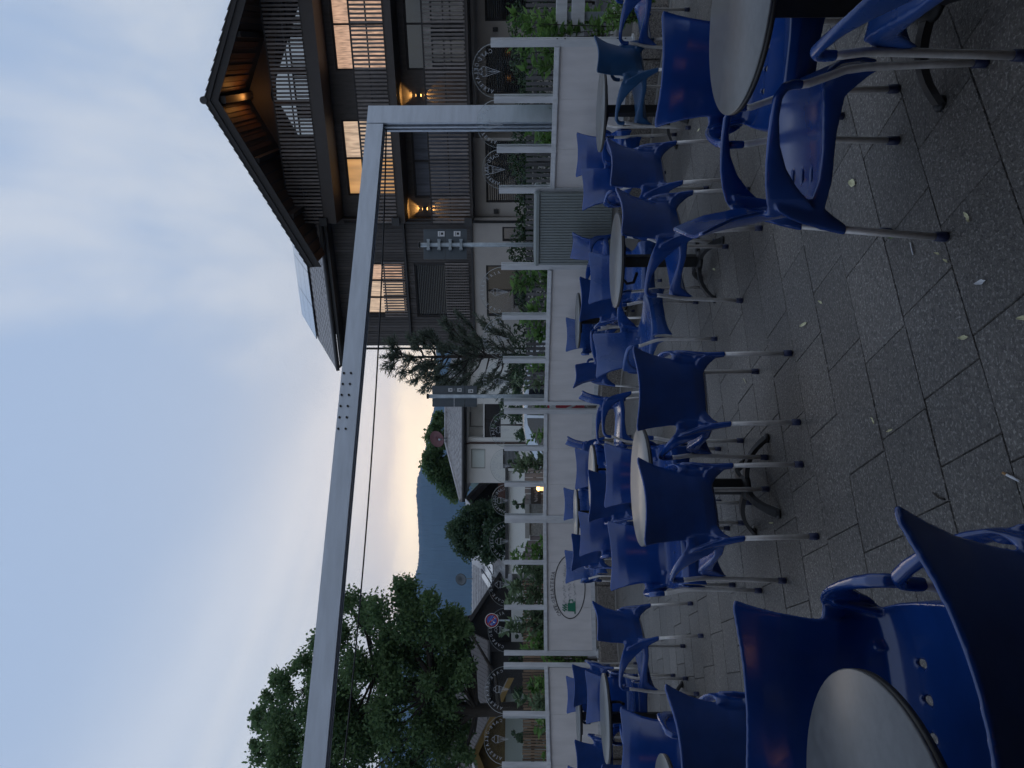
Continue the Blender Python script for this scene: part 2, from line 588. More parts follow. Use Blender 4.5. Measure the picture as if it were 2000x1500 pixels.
def warm_pane(name, col, s, scale=8.0, lo=0.55):
    """lit curtain behind a window pane"""
    if name in MATS:
        return MATS[name]
    m = mat(name, (0.5, 0.4, 0.3), 0.8)
    t = m.node_tree
    b = t.nodes['Principled BSDF']
    o = N(t, 'ShaderNodeTexCoord')
    mpn = N(t, 'ShaderNodeMapping')
    mpn.inputs['Scale'].default_value = (1, 1, 0.12)
    t.links.new(o.outputs['Object'], mpn.inputs[0])
    nz = N(t, 'ShaderNodeTexNoise')
    nz.inputs['Scale'].default_value = scale
    nz.inputs['Detail'].default_value = 2
    t.links.new(mpn.outputs[0], nz.inputs[0])
    mr = N(t, 'ShaderNodeMapRange')
    mr.inputs[1].default_value, mr.inputs[2].default_value = 0.35, 0.65
    mr.inputs[3].default_value, mr.inputs[4].default_value = s * lo, s
    t.links.new(nz.outputs[0], mr.inputs[0])
    b.inputs['Emission Color'].default_value = (*col, 1)
    t.links.new(mr.outputs[0], b.inputs['Emission Strength'])
    return m

M_CURT = warm_pane('warm_lit_curtain', (1.0, 0.60, 0.40), 0.68, 24.0, .42)
M_CURT2 = warm_pane('amber_lit_room', (1.0, 0.50, 0.16), 0.60, 3.0, 0.4)
M_PALE = warm_pane('pale_lit_room', (1.0, 0.70, 0.48), 0.66, 14.0, .45)
M_CURTD = mat('unlit_grey_curtain', (0.10, 0.11, 0.14), 0.9, var=0.35, scale=9, stretch=(1, 1, 0.08))
M_REFL = mat('sky_reflecting_glazing', (0.012, 0.016, 0.02), 0.03, spec=1.0)
M_REFL.node_tree.nodes['Principled BSDF'].inputs['IOR'].default_value = 2.6
per_piece(M_WOOD, .75, 1.25)
per_piece(M_SLAT, .7, 1.3)
M_LAMP = mat('glowing_lamp', (1, 0.6, 0.2), 0.5, emit=(1.0, 0.50, 0.13), estr=9)
M_LAMPS = mat('soft_lamp', (1, 0.7, 0.3), 0.5, emit=(1.0, 0.55, 0.20), estr=2.2)

# ------------------------------------------------------------------ ground
g = MB()
g.add([(-4000, -600, -0.06), (4000, -600, -0.06), (4000, 5200, -0.06), (-4000, 5200, -0.06)], [(0, 1, 2, 3)])
struct(g.build('ground', M_ROAD))
# terrace bed under the pavers
pv = MB()
pv.add([(-9, -4, -0.012), (9, -4, -0.012), (9, 11.6, -0.012), (-9, 11.6, -0.012), (-9, -4, -0.05), (9, -4, -0.05), (9, 11.6, -0.05), (-9, 11.6, -0.05)],
       [(0, 1, 2, 3), (0, 4, 5, 1), (1, 5, 6, 2), (2, 6, 7, 3), (3, 7, 4, 0)])
paving = struct(pv.build('terrace_paving', M_JOINT))

U = Vector((0.912, 0.410, 0))
V = Vector((-0.410, 0.912, 0))
PROT = math.atan2(U.y, U.x)
RW = 0.335
LENS = [0.335, 0.42, 0.50, 0.25]
def paver_mesh(L, k):
    b = MB()
    g_ = 0.0013
    r = random.Random(k)
    z = [r.uniform(-0.0012, 0.0012) for _ in range(4)]
    c = 0.0022
    x0, x1, y0, y1 = g_, L - g_, g_, RW - g_
    top = [(x0 + c, y0 + c, z[0]), (x1 - c, y0 + c, z[1]), (x1 - c, y1 - c, z[2]), (x0 + c, y1 - c, z[3])]
    mid = [(x0, y0, -0.005), (x1, y0, -0.005), (x1, y1, -0.005), (x0, y1, -0.005)]
    low = [(x, y, -0.03) for x, y, _ in mid]
    b.add(top + mid + low, [(0, 1, 2, 3)] + [(4 + i, 4 + (i + 1) % 4, (i + 1) % 4, i) for i in range(4)] + [(8 + i, 8 + (i + 1) % 4, 4 + (i + 1) % 4, 4 + i) for i in range(4)])
    return b
PM = [[paver_mesh(L, 10 * i + j) for j in range(3)] for i, L in enumerate(LENS)]
PMM = [[b.mesh('paver') for b in row] for row in PM]
for row in PMM:
    for me in row:
        me.materials.append(M_PAVE)
cells = []
rp = random.Random(3)
for r_ in range(-26, 40):
    s = -13 + rp.uniform(0, 0.4)
    while s < 13:
        i = rp.choices(range(4), (4, 3, 3, 1))[0]
        c = U * (s + LENS[i] / 2) + V * ((r_ + 0.5) * RW)
        if -8.6 < c.x < 8.6 and -3.6 < c.y < 11.2:
            cells.append((s, r_, i, c))
        s += LENS[i]
def seen(c):
    return c.y > 0.75 and abs(c.x / c.y) < 0.60 and (CAMZ / c.y) < 0.78
vis = sorted([q for q in cells if seen(q[3])], key=lambda q: q[3].y)
near = vis[:298]
ids = {id(q) for q in near}
first = None
for q in near:
    s, r_, i, c = q
    o = bpy.data.objects.new('paver', PMM[i][rp.randrange(3)])
    COL.objects.link(o)
    o.parent = paving
    p = U * s + V * (r_ * RW)
    o.location = (p.x, p.y, rp.uniform(-0.0012, 0.0012))
    o.rotation_euler = (rp.uniform(-.0015, .0015), rp.uniform(-.0015, .0015), PROT)
rest = MB()
for q in cells:
    if id(q) in ids:
        continue
    s, r_, i, c = q
    b = PM[i][rp.randrange(3)]
    p = U * s + V * (r_ * RW)
    Mx = Matrix.Translation((p.x, p.y, rp.uniform(-0.0012, 0.0012))) @ Matrix.Rotation(PROT, 4, 'Z')
    rest.add([Mx @ Vector(v) for v in b.v], b.f)
rest.build('paver_field', M_PAVE, paving, kind='stuff')
# pale edging strip in front of the blocks
def fence_d(py):
    t = [(-60, 6.8), (83, 7.35), (190, 7.78), (290, 8.15), (370, 8.5), (520, 9.25), (615, 9.75), (700, 10.2), (785, 10.65), (803, 10.75),
         (873, 10.95), (943, 11.1), (1010, 11.2), (1098, 11.15), (1185, 11.0), (1275, 10.75), (1300, 10.6), (1398, 10.1), (1497, 9.6), (1600, 9.1)]
    for (a, da), (b, db) in zip(t, t[1:]):
        if py <= b:
            f = (py - a) / (b - a)
            return 1 / ((1 - f) / da + f / db)
    return t[-1][1]
def fence_xy(py, dn=0.0):
    d = fence_d(py) + dn
    return Vector(((750 - py) / 1390 * d, d, 0))
strip = MB()
prev = None
for py in range(-40, 1601, 41):
    a, b = fence_xy(py, -0.26), fence_xy(py + 40, -0.26)
    strip.slab([(b.x, b.y - .025, 0.014), (a.x, a.y - .025, 0.014), (a.x, a.y, 0.014), (b.x, b.y, 0.014)], 0.03)
struct(strip.build('edging_strip', M_CONC))

# ------------------------------------------------------------------ hills
def ridge(az):
    """skyline height (picture-pixels above the horizon) against py"""
    pts = [(-900, 190), (0, 200), (500, 185), (700, 165), (795, 170), (850, 182), (900, 191), (936, 202), (970, 204), (1000, 202), (1070, 198), (1100, 200), (1136, 209),
           (1240, 228), (1340, 247), (1480, 275), (1700, 288), (2400, 250), (3200, 200)]
    for (a, ha), (b, hb) in zip(pts, pts[1:]):
        if az <= b:
            f = max(0, (az - a) / (b - a))
            return ha + (hb - ha) * f
    return pts[-1][1]
def hill(name, D, f_h, depth, step, mat_, jag):
    b = MB()
    rr = random.Random(len(name))
    pys = list(np.arange(-900, 3200, step))
    rows = 7
    vs = []
    for k in range(rows):
        t = k / (rows - 1)
        for py in pys:
            Y = D + depth * t
            X = (750 - py) / 1390 * (D + depth * t)
            h = f_h(py) / 1390 * (D + depth)
            z = h * (math.sin(t * math.pi / 2) ** 0.8) + (rr.uniform(-1, 1) * jag * (0.3 + 0.7 * t))
            vs.append((X, Y, z - 3))
    n = len(pys)
    for py in pys:
        vs.append(((750 - py) / 1390 * D * 1.3, D + depth * 1.8, -3))
    fs = []
    for k in range(rows):
        for i in range(n - 1):
            fs.append((k * n + i + 1, k * n + i, (k + 1) * n + i, (k + 1) * n + i + 1))
    b.add(vs, fs)
    return struct(b.build(name, mat_))
M_HILL = mat('forested_slope', (0.009, 0.018, 0.020), 0.95, var=0.75, scale=0.012, world=True, detail=10)
M_HILL2 = mat('wooded_foothill', (0.032, 0.055, 0.030), 0.95, var=0.4, scale=0.05, world=True)
hill('hill', 2600, ridge, 900, 1.8, M_HILL, 3.5)
hill('foothill', 900, lambda p: 104 + 8 * math.sin(p * .01) + 5 * math.sin(p * .043), 250, 4, M_HILL2, 2.0)
# ------------------------------------------------------------------ timber hotel with lit windows
AX = -math.atan2(0.425, 0.905)
hotel = thing('timber_hotel', 'dark timber hotel with gabled roof, slatted balconies and lit windows', 'hotel', (6.33, 28.0, 0), AX)

def wall_with_holes(b, x0, x1, z0, z1, y0, y1, holes):
    """wall in x-z with rectangular openings, built as boxes that butt"""
    xs = sorted({x0, x1, *[h[0] for h in holes], *[h[1] for h in holes]})
    for a, c in zip(xs, xs[1:]):
        if a < x0 or c > x1:
            continue
        cuts = sorted([(h[2], h[3]) for h in holes if h[0] <= a + 1e-6 and h[1] >= c - 1e-6])
        z = z0
        for h0, h1 in cuts:
            if h0 > z:
                b.box(a, c, y0, y1, z, h0)
            z = max(z, h1)
        if z < z1:
            b.box(a, c, y0, y1, z, z1)

# main block behind the balconies: y = 1.3, wing: y = 0.9
RX, RZ, SL = 4.65, 12.35, 0.483       # ridge
mh = [(0.85, 3.75, 6.0, 8.45), (5.5, 10.2, 6.0, 8.45), (0.75, 3.6, 3.5, 5.75), (5.5, 10.2, 3.5, 5.75)]
gh = [(0.55, 2.95, 1.0, 2.85), (4.55, 6.3, 1.0, 2.85), (7.2, 10.2, 1.0, 2.85)]
w = MB()
wall_with_holes(w, 0.0, 10.9, 3.32, 8.75, 1.3, 1.6, mh)
w.build('timber_wall', M_WOOD, hotel)
w = MB()
wall_with_holes(w, 0.0, 3.05, -0.1, 3.32, 1.3, 1.6, gh[:1])
w.box(2.75, 3.05, 1.6, 3.3, -.1, 3.32)
wall_with_holes(w, 3.05, 10.9, -0.1, 3.32, 3.3, 3.6, gh[1:])
w.box(0.0, 0.3, 1.6, 11.7, -0.1, 3.32)
w.box(3.05, 10.9, 1.6, 3.6, 3.20, 3.31)
w.build('rendered_wall', M_PLAST, hotel)
w = MB()
w.box(0, .3, 1.6, 12, 3.32, 9.6)
w.box(0, 10.9, 11.7, 12, -0.1, 10)
w.box(10.6, 10.9, 1.6, 11.7, -.1, 9)
w.build('side_wall', M_WOOD, hotel)
# gable triangle: dark boards round big sky-reflecting panes
gz = lambda x: RZ - 0.42 - abs(x - RX) * SL
w = MB()
gx0, gx1 = 3.05, 9.2
w.prism([(0.0, 8.75), (gx0, 8.75), (gx0, gz(gx0)), (0.0, gz(0.0))], 1.3, 1.55)
w.prism([(gx1, 8.75), (10.9, 8.75), (10.9, gz(10.9)), (gx1, gz(gx1))], 1.3, 1.55)
w.prism([(gx0, 10.9), (3.4, 10.9), (RX, 11.05), (RX, gz(RX)), (gx0, gz(gx0))], 1.3, 1.55)
w.prism([(RX, 11.05), (7.2, 10.55), (gx1, 9.6), (gx1, gz(gx1)), (RX, gz(RX))], 1.3, 1.55)
w.build('gable_boarding', M_WOODD, hotel)
xs = [gx0, 4.35, 5.55, 7.2, gx1]
topz = lambda x: 10.9 if x <= 3.4 else (10.9 + (x - 3.4) / (RX - 3.4) * .15 if x <= RX else (11.05 - (x - RX) / (7.2 - RX) * .5 if x <= 7.2 else 10.55 - (x - 7.2) / (gx1 - 7.2) * .95))
for a, c in zip(xs, xs[1:]):
    win = MB()
    for x in (a, c - .09):
        win.prism([(x, 8.75), (x + .09, 8.75), (x + .09, topz(x + .09)), (x, topz(x))], 1.28, 1.42)
    win.prism([(a, topz(a) - .1), (c, topz(c) - .1), (c, topz(c)), (a, topz(a))], 1.29, 1.41)
    wo_ = win.build('gable_window', M_WOODD, hotel)
    pn = MB()
    pn.prism([(a + .09, 8.75), (c - .09, 8.75), (c - .09, topz(c) - .1), (a + .09, topz(a) - .1)], 1.38, 1.40)
    pn.build('pane', M_REFL, wo_)

def window(parent, x0, x1, z0, z1, y, pane_m, mull=1, fw=0.07, fm=M_WOODD, name='window', panes=None):
    f = MB()
    f.box(x0, x0 + fw, y - .05, y + .08, z0, z1)
    f.box(x1 - fw, x1, y - .05, y + .08, z0, z1)
    f.box(x0 + fw, x1 - fw, y - .05, y + .08, z1 - fw, z1)
    f.box(x0 + fw, x1 - fw, y - .05, y + .08, z0, z0 + fw)
    edges = [x0 + fw]
    for i in range(1, mull + 1):
        xm = x0 + (x1 - x0) * i / (mull + 1)
        f.box(xm - fw / 2, xm + fw / 2, y - .045, y + .075, z0 + fw, z1 - fw)
        edges += [xm - fw / 2, xm + fw / 2]
    edges.append(x1 - fw)
    wobj = f.build(name, fm, parent)
    for i in range(0, len(edges), 2):
        p = MB()
        p.box(edges[i], edges[i + 1], y + .02, y + .035, z0 + fw, z1 - fw)
        pm = panes[(i // 2) % len(panes)] if panes else pane_m
        p.build('pane', pm, wobj)
    return wobj

window(hotel, 0.85, 3.75, 6.0, 8.45, 1.4, M_CURT, 1, panes=[M_CURT2, M_PALE])
window(hotel, 5.5, 10.2, 6.0, 8.45, 1.4, M_CURT, 2)
window(hotel, 0.75, 3.6, 3.5, 5.75, 1.4, M_CURTD, 1)
window(hotel, 5.5, 10.2, 3.5, 5.75, 1.4, M_DGLASS, 2)
M_BLIND = mat('dark_venetian_blind', (0.045, 0.047, 0.052), 0.5, 0.2)
def blind(parent, x0, x1, z0, z1, y, pitch=0.085, m=M_BLIND):
    win = window(parent, x0, x1, z0, z1, y, M_DGLASS, 0, 0.06)
    b = MB()
    z = z0 + .08
    while z < z1 - .07:
        Mx = Matrix.Translation((0, y - .02, z)) @ Matrix.Rotation(R(35), 4, 'X')
        b.box(x0 + .065, x1 - .065, -.035, .035, -.004, .004, Mx)
        z += pitch
    b.build('blind_slats', m, win, kind='stuff')
for h, y_ in zip(gh, (1.4, 3.4, 3.4)):
    blind(hotel, *h, y_)

# balconies
def balcony(x0, x1, slab0, slab1, z0, z1, y0, nrail):
    sl = MB()
    sl.box(x0, x1, y0, 1.3, slab0, slab1)
    so_ = sl.build('balcony', M_SLABU, hotel)
    rl = MB()
    p = .135
    n = int((x1 - x0) / p)
    for i in range(n):
        x = x0 + .03 + i * p
        j = random.uniform(-.008, .008)
        rl.box(x + j, x + j + .07, y0 - .06, y0 - .025, z0 + random.uniform(-.01, .01), z1)
    y = y0 + .3
    while y < 1.2:
        rl.box(x0 - .05, x0 - .015, y, y + .07, z0, z1)
        y += p
    rl.build('railing_slats', M_SLAT, so_, kind='stuff')
    rr_ = MB()
    rr_.box(x0 - .06, x1, y0 - .07, y0 + .02, z1, z1 + .05)
    for k in range(nrail):
        zz_ = z0 + (z1 - z0) * (k + .55) / (nrail + .1)
        rr_.box(x0 - .01, x1, y0 - .022, y0 + .01, zz_, zz_ + .05)
    rr_.build('rail', M_WOODD, so_)
balcony(0.0, 10.9, 8.72, 9.22, 9.2, 10.5, 0.0, 1)
balcony(0.0, 10.9, 6.0, 6.32, 6.30, 7.45, 0.0, 1)
balcony(0.0, 10.9, 3.32, 3.47, 3.42, 4.9, 0.0, 1)

# roof of the main block: planks under tiles, edge boards, purlins
YF, YB = -1.55, 12.6
rf = MB()
xl, xr = -1.3, 11.4
zl, zr = RZ - (RX - xl) * SL, RZ - (xr - RX) * SL
rf.slab([(xl, YF, zl), (RX, YF, RZ), (RX, YB, RZ), (xl, YB, zl)], 0.14)
rf.slab([(RX, YF, RZ), (xr, YF, zr), (xr, YB, zr), (RX, YB, RZ)], 0.14)
roof = rf.build('roof', M_TILED, hotel)
sf = MB()
for s_, e_, zs, ze in ((xl + .05, RX, zl, RZ), (RX, xr - .05, RZ, zr)):
    n = 36
    for i in range(n):
        a = s_ + (e_ - s_) * i / n + .012
        c = s_ + (e_ - s_) * (i + 1) / n - .012
        za = RZ - abs(a - RX) * SL - .165 - .05 * (i % 2)
        zc = RZ - abs(c - RX) * SL - .165 - .05 * (i % 2)
        sf.slab([(a, YF + .05, za), (c, YF + .05, zc), (c, 1.3, zc), (a, 1.3, za)], 0.03)
sf.build('soffit_boards', M_SOFFIT, roof, kind='stuff')
bb = MB()
for x1_, z1_ in ((xl, zl), (xr, zr)):
    a, c = (x1_, z1_), (RX, RZ)
    if x1_ > RX:
        a, c = c, a
    bb.prism([(a[0], a[1] - .40), (c[0], c[1] - .40), (c[0], c[1] - .12), (a[0], a[1] - .12)], YF - .05, YF)
    bb.prism([(a[0], a[1] - .12), (c[0], c[1] - .12), (c[0], c[1] + .05), (a[0], a[1] + .05)], YF - .11, YF - .0)
bb.build('verge_board', M_WOODD, roof)
pu = MB()
for x in (0.6, 2.6, 6.7, 8.7):
    z = RZ - abs(x - RX) * SL - .22
    pu.box(x - .09, x + .09, YF + .08, 1.3, z - .26, z)
pu.box(RX - .12, RX + .12, YF + .08, 1.3, RZ - .62, RZ - .25)
pu.build('purlin', M_WOODD, roof)
# stepped verge tiles
vt = MB()
for sgn, xe in ((-1, xl), (1, xr)):
    n = 22
    for i in range(n):
        a = RX + (xe - RX) * i / n
        c = RX + (xe - RX) * (i + 1) / n
        za, zc = RZ - abs(a - RX) * SL, RZ - abs(c - RX) * SL
        lo, hi = min(a, c), max(a, c)
        zlo, zhi = (za, zc) if a < c else (zc, za)
        up = .05 if sgn < 0 else .05
        vt.prism([(lo, zlo + .055), (hi, zhi + .055), (hi, zhi + .055 + (.015 if sgn > 0 else .06)), (lo, zlo + .055 + (.06 if sgn > 0 else .015))], YF - .14, YF + .35)
vt.build('verge_tiles', M_TILED, roof, kind='stuff')
rc = MB()
rc.tube([(RX, YF - .15, RZ + .08), (RX, YB, RZ + .08)], 0.13, 10)
rc.build('ridge_cap', M_TILED, roof)
# lamp up in the gable
gl = MB()
gl.tube([(RX, 1.12, RZ - .66), (RX, 1.12, RZ - .60)], .035, 10)
gl.build('gable_lamp', M_BLACK, hotel)
pl = bpy.data.lights.new('gable_lamp_light', 'POINT')
pl.energy = 15
pl.color = (1, .42, .10)
pl.shadow_soft_size = .08
po = bpy.data.objects.new('gable_lamp_light', pl)
COL.objects.link(po)
po.parent = hotel
po.location = (RX, .35, RZ - .76)

# up-and-down wall lamps on the middle balcony
for x in (4.62, 0.33):
    wl = MB()
    wl.box(x - .06, x + .06, 1.14, 1.26, 5.26, 5.44)
    wl.box(x - .02, x + .02, 1.25, 1.30, 5.31, 5.39)
    lo_ = wl.build('wall_lamp', M_BLACK, hotel)
    for zz_ in (5.252, 5.442):
        e = MB()
        e.box(x - .045, x + .045, 1.155, 1.245, zz_, zz_ + .006)
        e.build('lamp_face', M_LAMP, lo_)
    for d in (-1, 1):
        sp = bpy.data.lights.new('wall_lamp_light', 'SPOT')
        sp.energy = 60
        sp.color = (1, .50, .13)
        sp.spot_size = R(86)
        sp.spot_blend = .35
        sp.shadow_soft_size = .03
        s_o = bpy.data.objects.new('wall_lamp_light', sp)
        COL.objects.link(s_o)
        s_o.parent = hotel
        s_o.location = (x, 1.2, 5.35 + d * .13)
        s_o.rotation_euler = (0 if d < 0 else math.pi, 0, 0)

# small dark box lamps on the ground floor
for x, y_ in ((0.2, 1.3), (3.9, 3.3), (6.9, 3.3)):
    wl = MB()
    wl.box(x - .08, x + .08, y_ - .12, y_, 2.35, 2.55)
    wl.build('porch_lamp', M_BLACK, hotel)

cl_ = MB()
cl_.lathe([(.02, 0), (.07, .05), (.08, .22), (.05, .42), (.015, .5)], 12, (2.0, 1.36, 7.25))
cl_.build('hanging_room_lamp', mat('room_lamp_glow', (1, .8, .5), .5, emit=(1, .78, .42), estr=1.6), hotel)
# --- wing
WX0 = -5.55
wh = [(-4.1, -1.85, 6.3, 8.2), (-4.2, -1.9, 3.7, 5.9)]
w = MB()
wall_with_holes(w, WX0, 0.0, 3.5, 9.3, 0.9, 1.2, wh)
w.box(WX0, WX0 + .3, 1.2, 12, 3.5, 9.3)
wing_wall = w.build('wing_timber_wall', M_WOODD, hotel)
bd = MB()
x = WX0
while x < -0.02:
    bw = random.choice((.10, .13, .16))
    x1_ = min(x + bw, 0.0)
    segs = [(3.5, 9.3)]
    for h in wh:
        if x1_ > h[0] - .02 and x < h[1] + .02:
            ns = []
            for a, c in segs:
                if h[2] > a:
                    ns.append((a, min(c, h[2])))
                if h[3] < c:
                    ns.append((max(a, h[3]), c))
            segs = ns
    for a, c in segs:
        bd.box(x + .008, x1_ - .008, .9 - random.uniform(.018, .032), .9, a, c)
    x = x1_
bd.build('cladding_boards', M_WOOD, wing_wall, kind='stuff')
w = MB()
wgh = [(-4.2, -1.95, 1.15, 2.9), (-0.95, -0.35, 0.2, 2.2)]
wall_with_holes(w, WX0, 0.0, -.1, 3.42, 0.9, 1.2, wgh)
w.box(WX0, WX0 + .3, 1.2, 12, -.1, 3.42)
w.build('wing_rendered_wall', M_PLAST, hotel)
w = MB()
w.box(WX0 - .02, 0.0, .80, .9, 3.42, 3.5)
w.build('string_course', M_TILED, hotel)
w = MB()
w.box(WX0 - .1, 0.0, .72, .868, 6.18, 6.26)
w.build('string_course', M_TILED, hotel)
window(hotel, -4.1, -1.85, 6.3, 8.2, .98, M_PALE, 2, panes=[M_PALE, M_PALE, M_CURT])
blind(hotel, -4.2, -1.9, 3.7, 5.9, .98, .075)
window(hotel, -4.2, -1.95, 1.15, 2.9, 1.0, M_DGLASS, 1, panes=[M_DGLASS, mat('dim_lit_room', (0.06, .05, .04), .3, emit=(1, .75, .45), estr=.012)])
window(hotel, -0.95, -0.35, 0.2, 2.2, 1.0, M_DGLASS, 0)
for (x0, x1, z0, z1) in ((-4.15, -1.8, 6.28, 7.25), (-4.25, -1.85, 3.62, 4.6)):
    r_ = MB()
    n = int((x1 - x0) / .115)
    for i in range(n + 1):
        xx = x0 + (x1 - x0) * i / n
        r_.box(xx - .03, xx + .03, .76, .79, z0, z1)
    rs_ = r_.build('window_railing', M_SLAT, hotel)
    r_ = MB()
    for z in (z0 + .08, z1 - .12):
        r_.box(x0 - .02, x1 + .02, .79, .82, z, z + .05)
    r_.build('rail', M_WOODD, rs_)
# wing roof, ridge along the front
ez, ey, rz_, ry = 9.43, 0.1, 12.63, 6.77
wr = MB()
wr.slab([(-6.3, ey, ez), (0.2, ey, ez), (0.2, ry, rz_), (-6.3, ry, rz_)], .14)
wr.slab([(0.2, 13.4, ez), (-6.3, 13.4, ez), (-6.3, ry, rz_), (0.2, ry, rz_)], .14)
wr.box(-6.2, 0, ey + .02, 1.2, 9.16, 9.28)
wroof = wr.build('wing_roof', M_TILED, hotel)
w = MB()
w.add([(WX0, 1.2, 9.28), (WX0, 12, 9.28), (WX0, ry, 12.45), (WX0 + .2, 1.2, 9.28), (WX0 + .2, 12, 9.28), (WX0 + .2, ry, 12.45)], [(0, 2, 1), (3, 4, 5), (0, 3, 5, 2), (1, 2, 5, 4)])
w.box(WX0, 0, 11.7, 12, -.1, 9.3)
w.build('wing_gable_wall', M_WOOD, hotel)
# roof tiles on the visible slope, one by one
td = Vector((0, ry - ey, rz_ - ez)).normalized()
slope_len = Vector((0, ry - ey, rz_ - ez)).length
tw, tl = .30, .37
tile = MB()
vs, fs = [], []
for k in range(5):
    xx = -tw / 2 + tw * k / 4
    zz_ = .035 * math.sin(math.pi * k / 4) ** 1.0
    for (l, dz_) in ((0, .030), (tl + .06, .0)):
        vs.append((xx, td.y * l - td.z * (zz_ + dz_), td.z * l + td.y * (zz_ + dz_)))
    vs.append((xx, td.z * .01, -td.y * .01))
for k in range(4):
    fs.append((k * 3, (k + 1) * 3, (k + 1) * 3 + 1, k * 3 + 1))
    fs.append((k * 3 + 2, (k + 1) * 3 + 2, (k + 1) * 3, k * 3))
tile.add(vs, fs, True)
tme = tile.mesh('roof_tile')
tme.materials.append(M_TILE)
ncol, nrow = 21, 11
for r_ in range(nrow):
    for c in range(ncol):
        o = bpy.data.objects.new('roof_tile', tme)
        COL.objects.link(o)
        o.parent = wroof
        b_ = Vector((-6.3 + tw / 2 + c * tw + random.uniform(-.01, .01), ey, ez)) + td * (r_ * tl)
        o.location = b_ + Vector((0, -td.z, td.y)) * .012
        o.rotation_euler = (random.uniform(-.02, .02), random.uniform(-.025, .025), random.uniform(-.015, .015))
# photovoltaic panels above the tiles
up = Vector((0, -td.z, td.y))
for r_ in range(3):
    for c in range(4):
        x0 = -6.15 + c * 1.62
        l0 = 3.55 + r_ * 1.28
        a = Vector((x0, ey, ez)) + td * l0 + up * .17
        bb_ = Vector((x0 + 1.59, ey, ez)) + td * l0 + up * .17
        cc_ = bb_ + td * 1.25
        dd_ = a + td * 1.25
        s_ = MB()
        s_.slab([a, bb_, cc_, dd_], .04)
        s_.build('solar_panel', M_SOLAR, wroof)
# downpipes and gutters
d = MB()
d.tube([(-0.12, .78, 8.6), (-0.12, .78, 0)], .055, 8)
d.build('downpipe', M_TILED, hotel)
d = MB()
d.tube([(-6.25, .15, 9.32), (-6.0, .5, 9.0), (WX0 - .12, .85, 8.75), (WX0 - .12, .85, 0)], .05, 8)
d.build('downpipe', M_TILED, hotel)
d = MB()
d.tube([(-6.35, ey - .07, ez - .06), (0.1, ey - .07, ez - .06)], .08, 8)
d.build('gutter', M_TILED, hotel)
for z in (9.3, 6.45, 3.6):
    d = MB()
    d.box(-.05, .25, -.20, -.07, z - .25, z + .05)
    d.build('rain_hopper', M_TILED, hotel)
# ------------------------------------------------------------------ windbreak screens round the terrace
LET = {}
def letter(ch):
    if ch not in LET:
        c = bpy.data.curves.new('l', 'FONT')
        c.body = ch
        c.size = 1.0
        c.align_x = 'CENTER'
        c.resolution_u = 3
        o = bpy.data.objects.new('l', c)
        COL.objects.link(o)
        bpy.context.view_layer.update()
        me = bpy.data.meshes.new_from_object(o.evaluated_get(bpy.context.evaluated_depsgraph_get()))
        LET[ch] = ([(v.co.x, v.co.y) for v in me.vertices], [tuple(p.vertices) for p in me.polygons])
        bpy.data.objects.remove(o)
        bpy.data.curves.remove(c)
        bpy.data.meshes.remove(me)
    return LET[ch]

SERIF = {  # strokes on a unit letter box: polylines with serifs, so the lettering reads as an old-style roman face
    'C': [([(.62, .58), (.58, .66), (.42, .72), (.22, .66), (.08, .46), (.08, .26), (.22, .06), (.42, 0), (.6, .08), (.64, .14)], .07), ([(.62, .72), (.62, .5)], .05)],
    'A': [([(.05, 0), (.33, .72)], .05), ([(.33, .72), (.62, 0)], .10), ([(.15, .24), (.5, .24)], .05), ([(-.03, 0), (.15, 0)], .045), ([(.5, 0), (.72, 0)], .045)],
    'F': [([(.16, 0), (.16, .72)], .10), ([(.03, .72), (.54, .72), (.54, .58)], .05), ([(.16, .38), (.42, .38)], .05), ([(.42, .46), (.42, .3)], .04), ([(.03, 0), (.3, 0)], .045)],
    'E': [([(.16, 0), (.16, .72)], .10), ([(.03, .72), (.54, .72), (.54, .58)], .05), ([(.16, .38), (.42, .38)], .05), ([(.42, .46), (.42, .3)], .04), ([(.03, 0), (.57, 0), (.57, .15)], .05)],
    'G': [([(.62, .58), (.58, .66), (.42, .72), (.22, .66), (.08, .46), (.08, .26), (.22, .06), (.42, 0), (.58, .06), (.58, .3)], .07), ([(.44, .3), (.7, .3)], .045), ([(.62, .72), (.62, .52)], .05)],
    'L': [([(.16, 0), (.16, .72)], .10), ([(.03, .72), (.3, .72)], .045), ([(.03, 0), (.55, 0), (.55, .16)], .05)],
    'T': [([(.33, 0), (.33, .72)], .10), ([(.04, .56), (.04, .72), (.62, .72), (.62, .56)], .05), ([(.2, 0), (.46, 0)], .045)],
    'R': [([(.16, 0), (.16, .72)], .10), ([(.03, .72), (.36, .72), (.5, .64), (.5, .46), (.36, .36), (.16, .36)], .055), ([(.3, .36), (.58, 0), (.68, 0)], .09), ([(.03, 0), (.3, 0)], .045)],
    'I': [([(.16, 0), (.16, .72)], .10), ([(.02, .72), (.3, .72)], .045), ([(.02, 0), (.3, 0)], .045)],
    '.': [([(.06, .33), (.16, .33)], .11)],
}
ADV = {'C': .74, 'A': .74, 'F': .64, 'E': .66, 'G': .78, 'L': .64, 'T': .70, 'R': .74, 'I': .38, '.': .34}

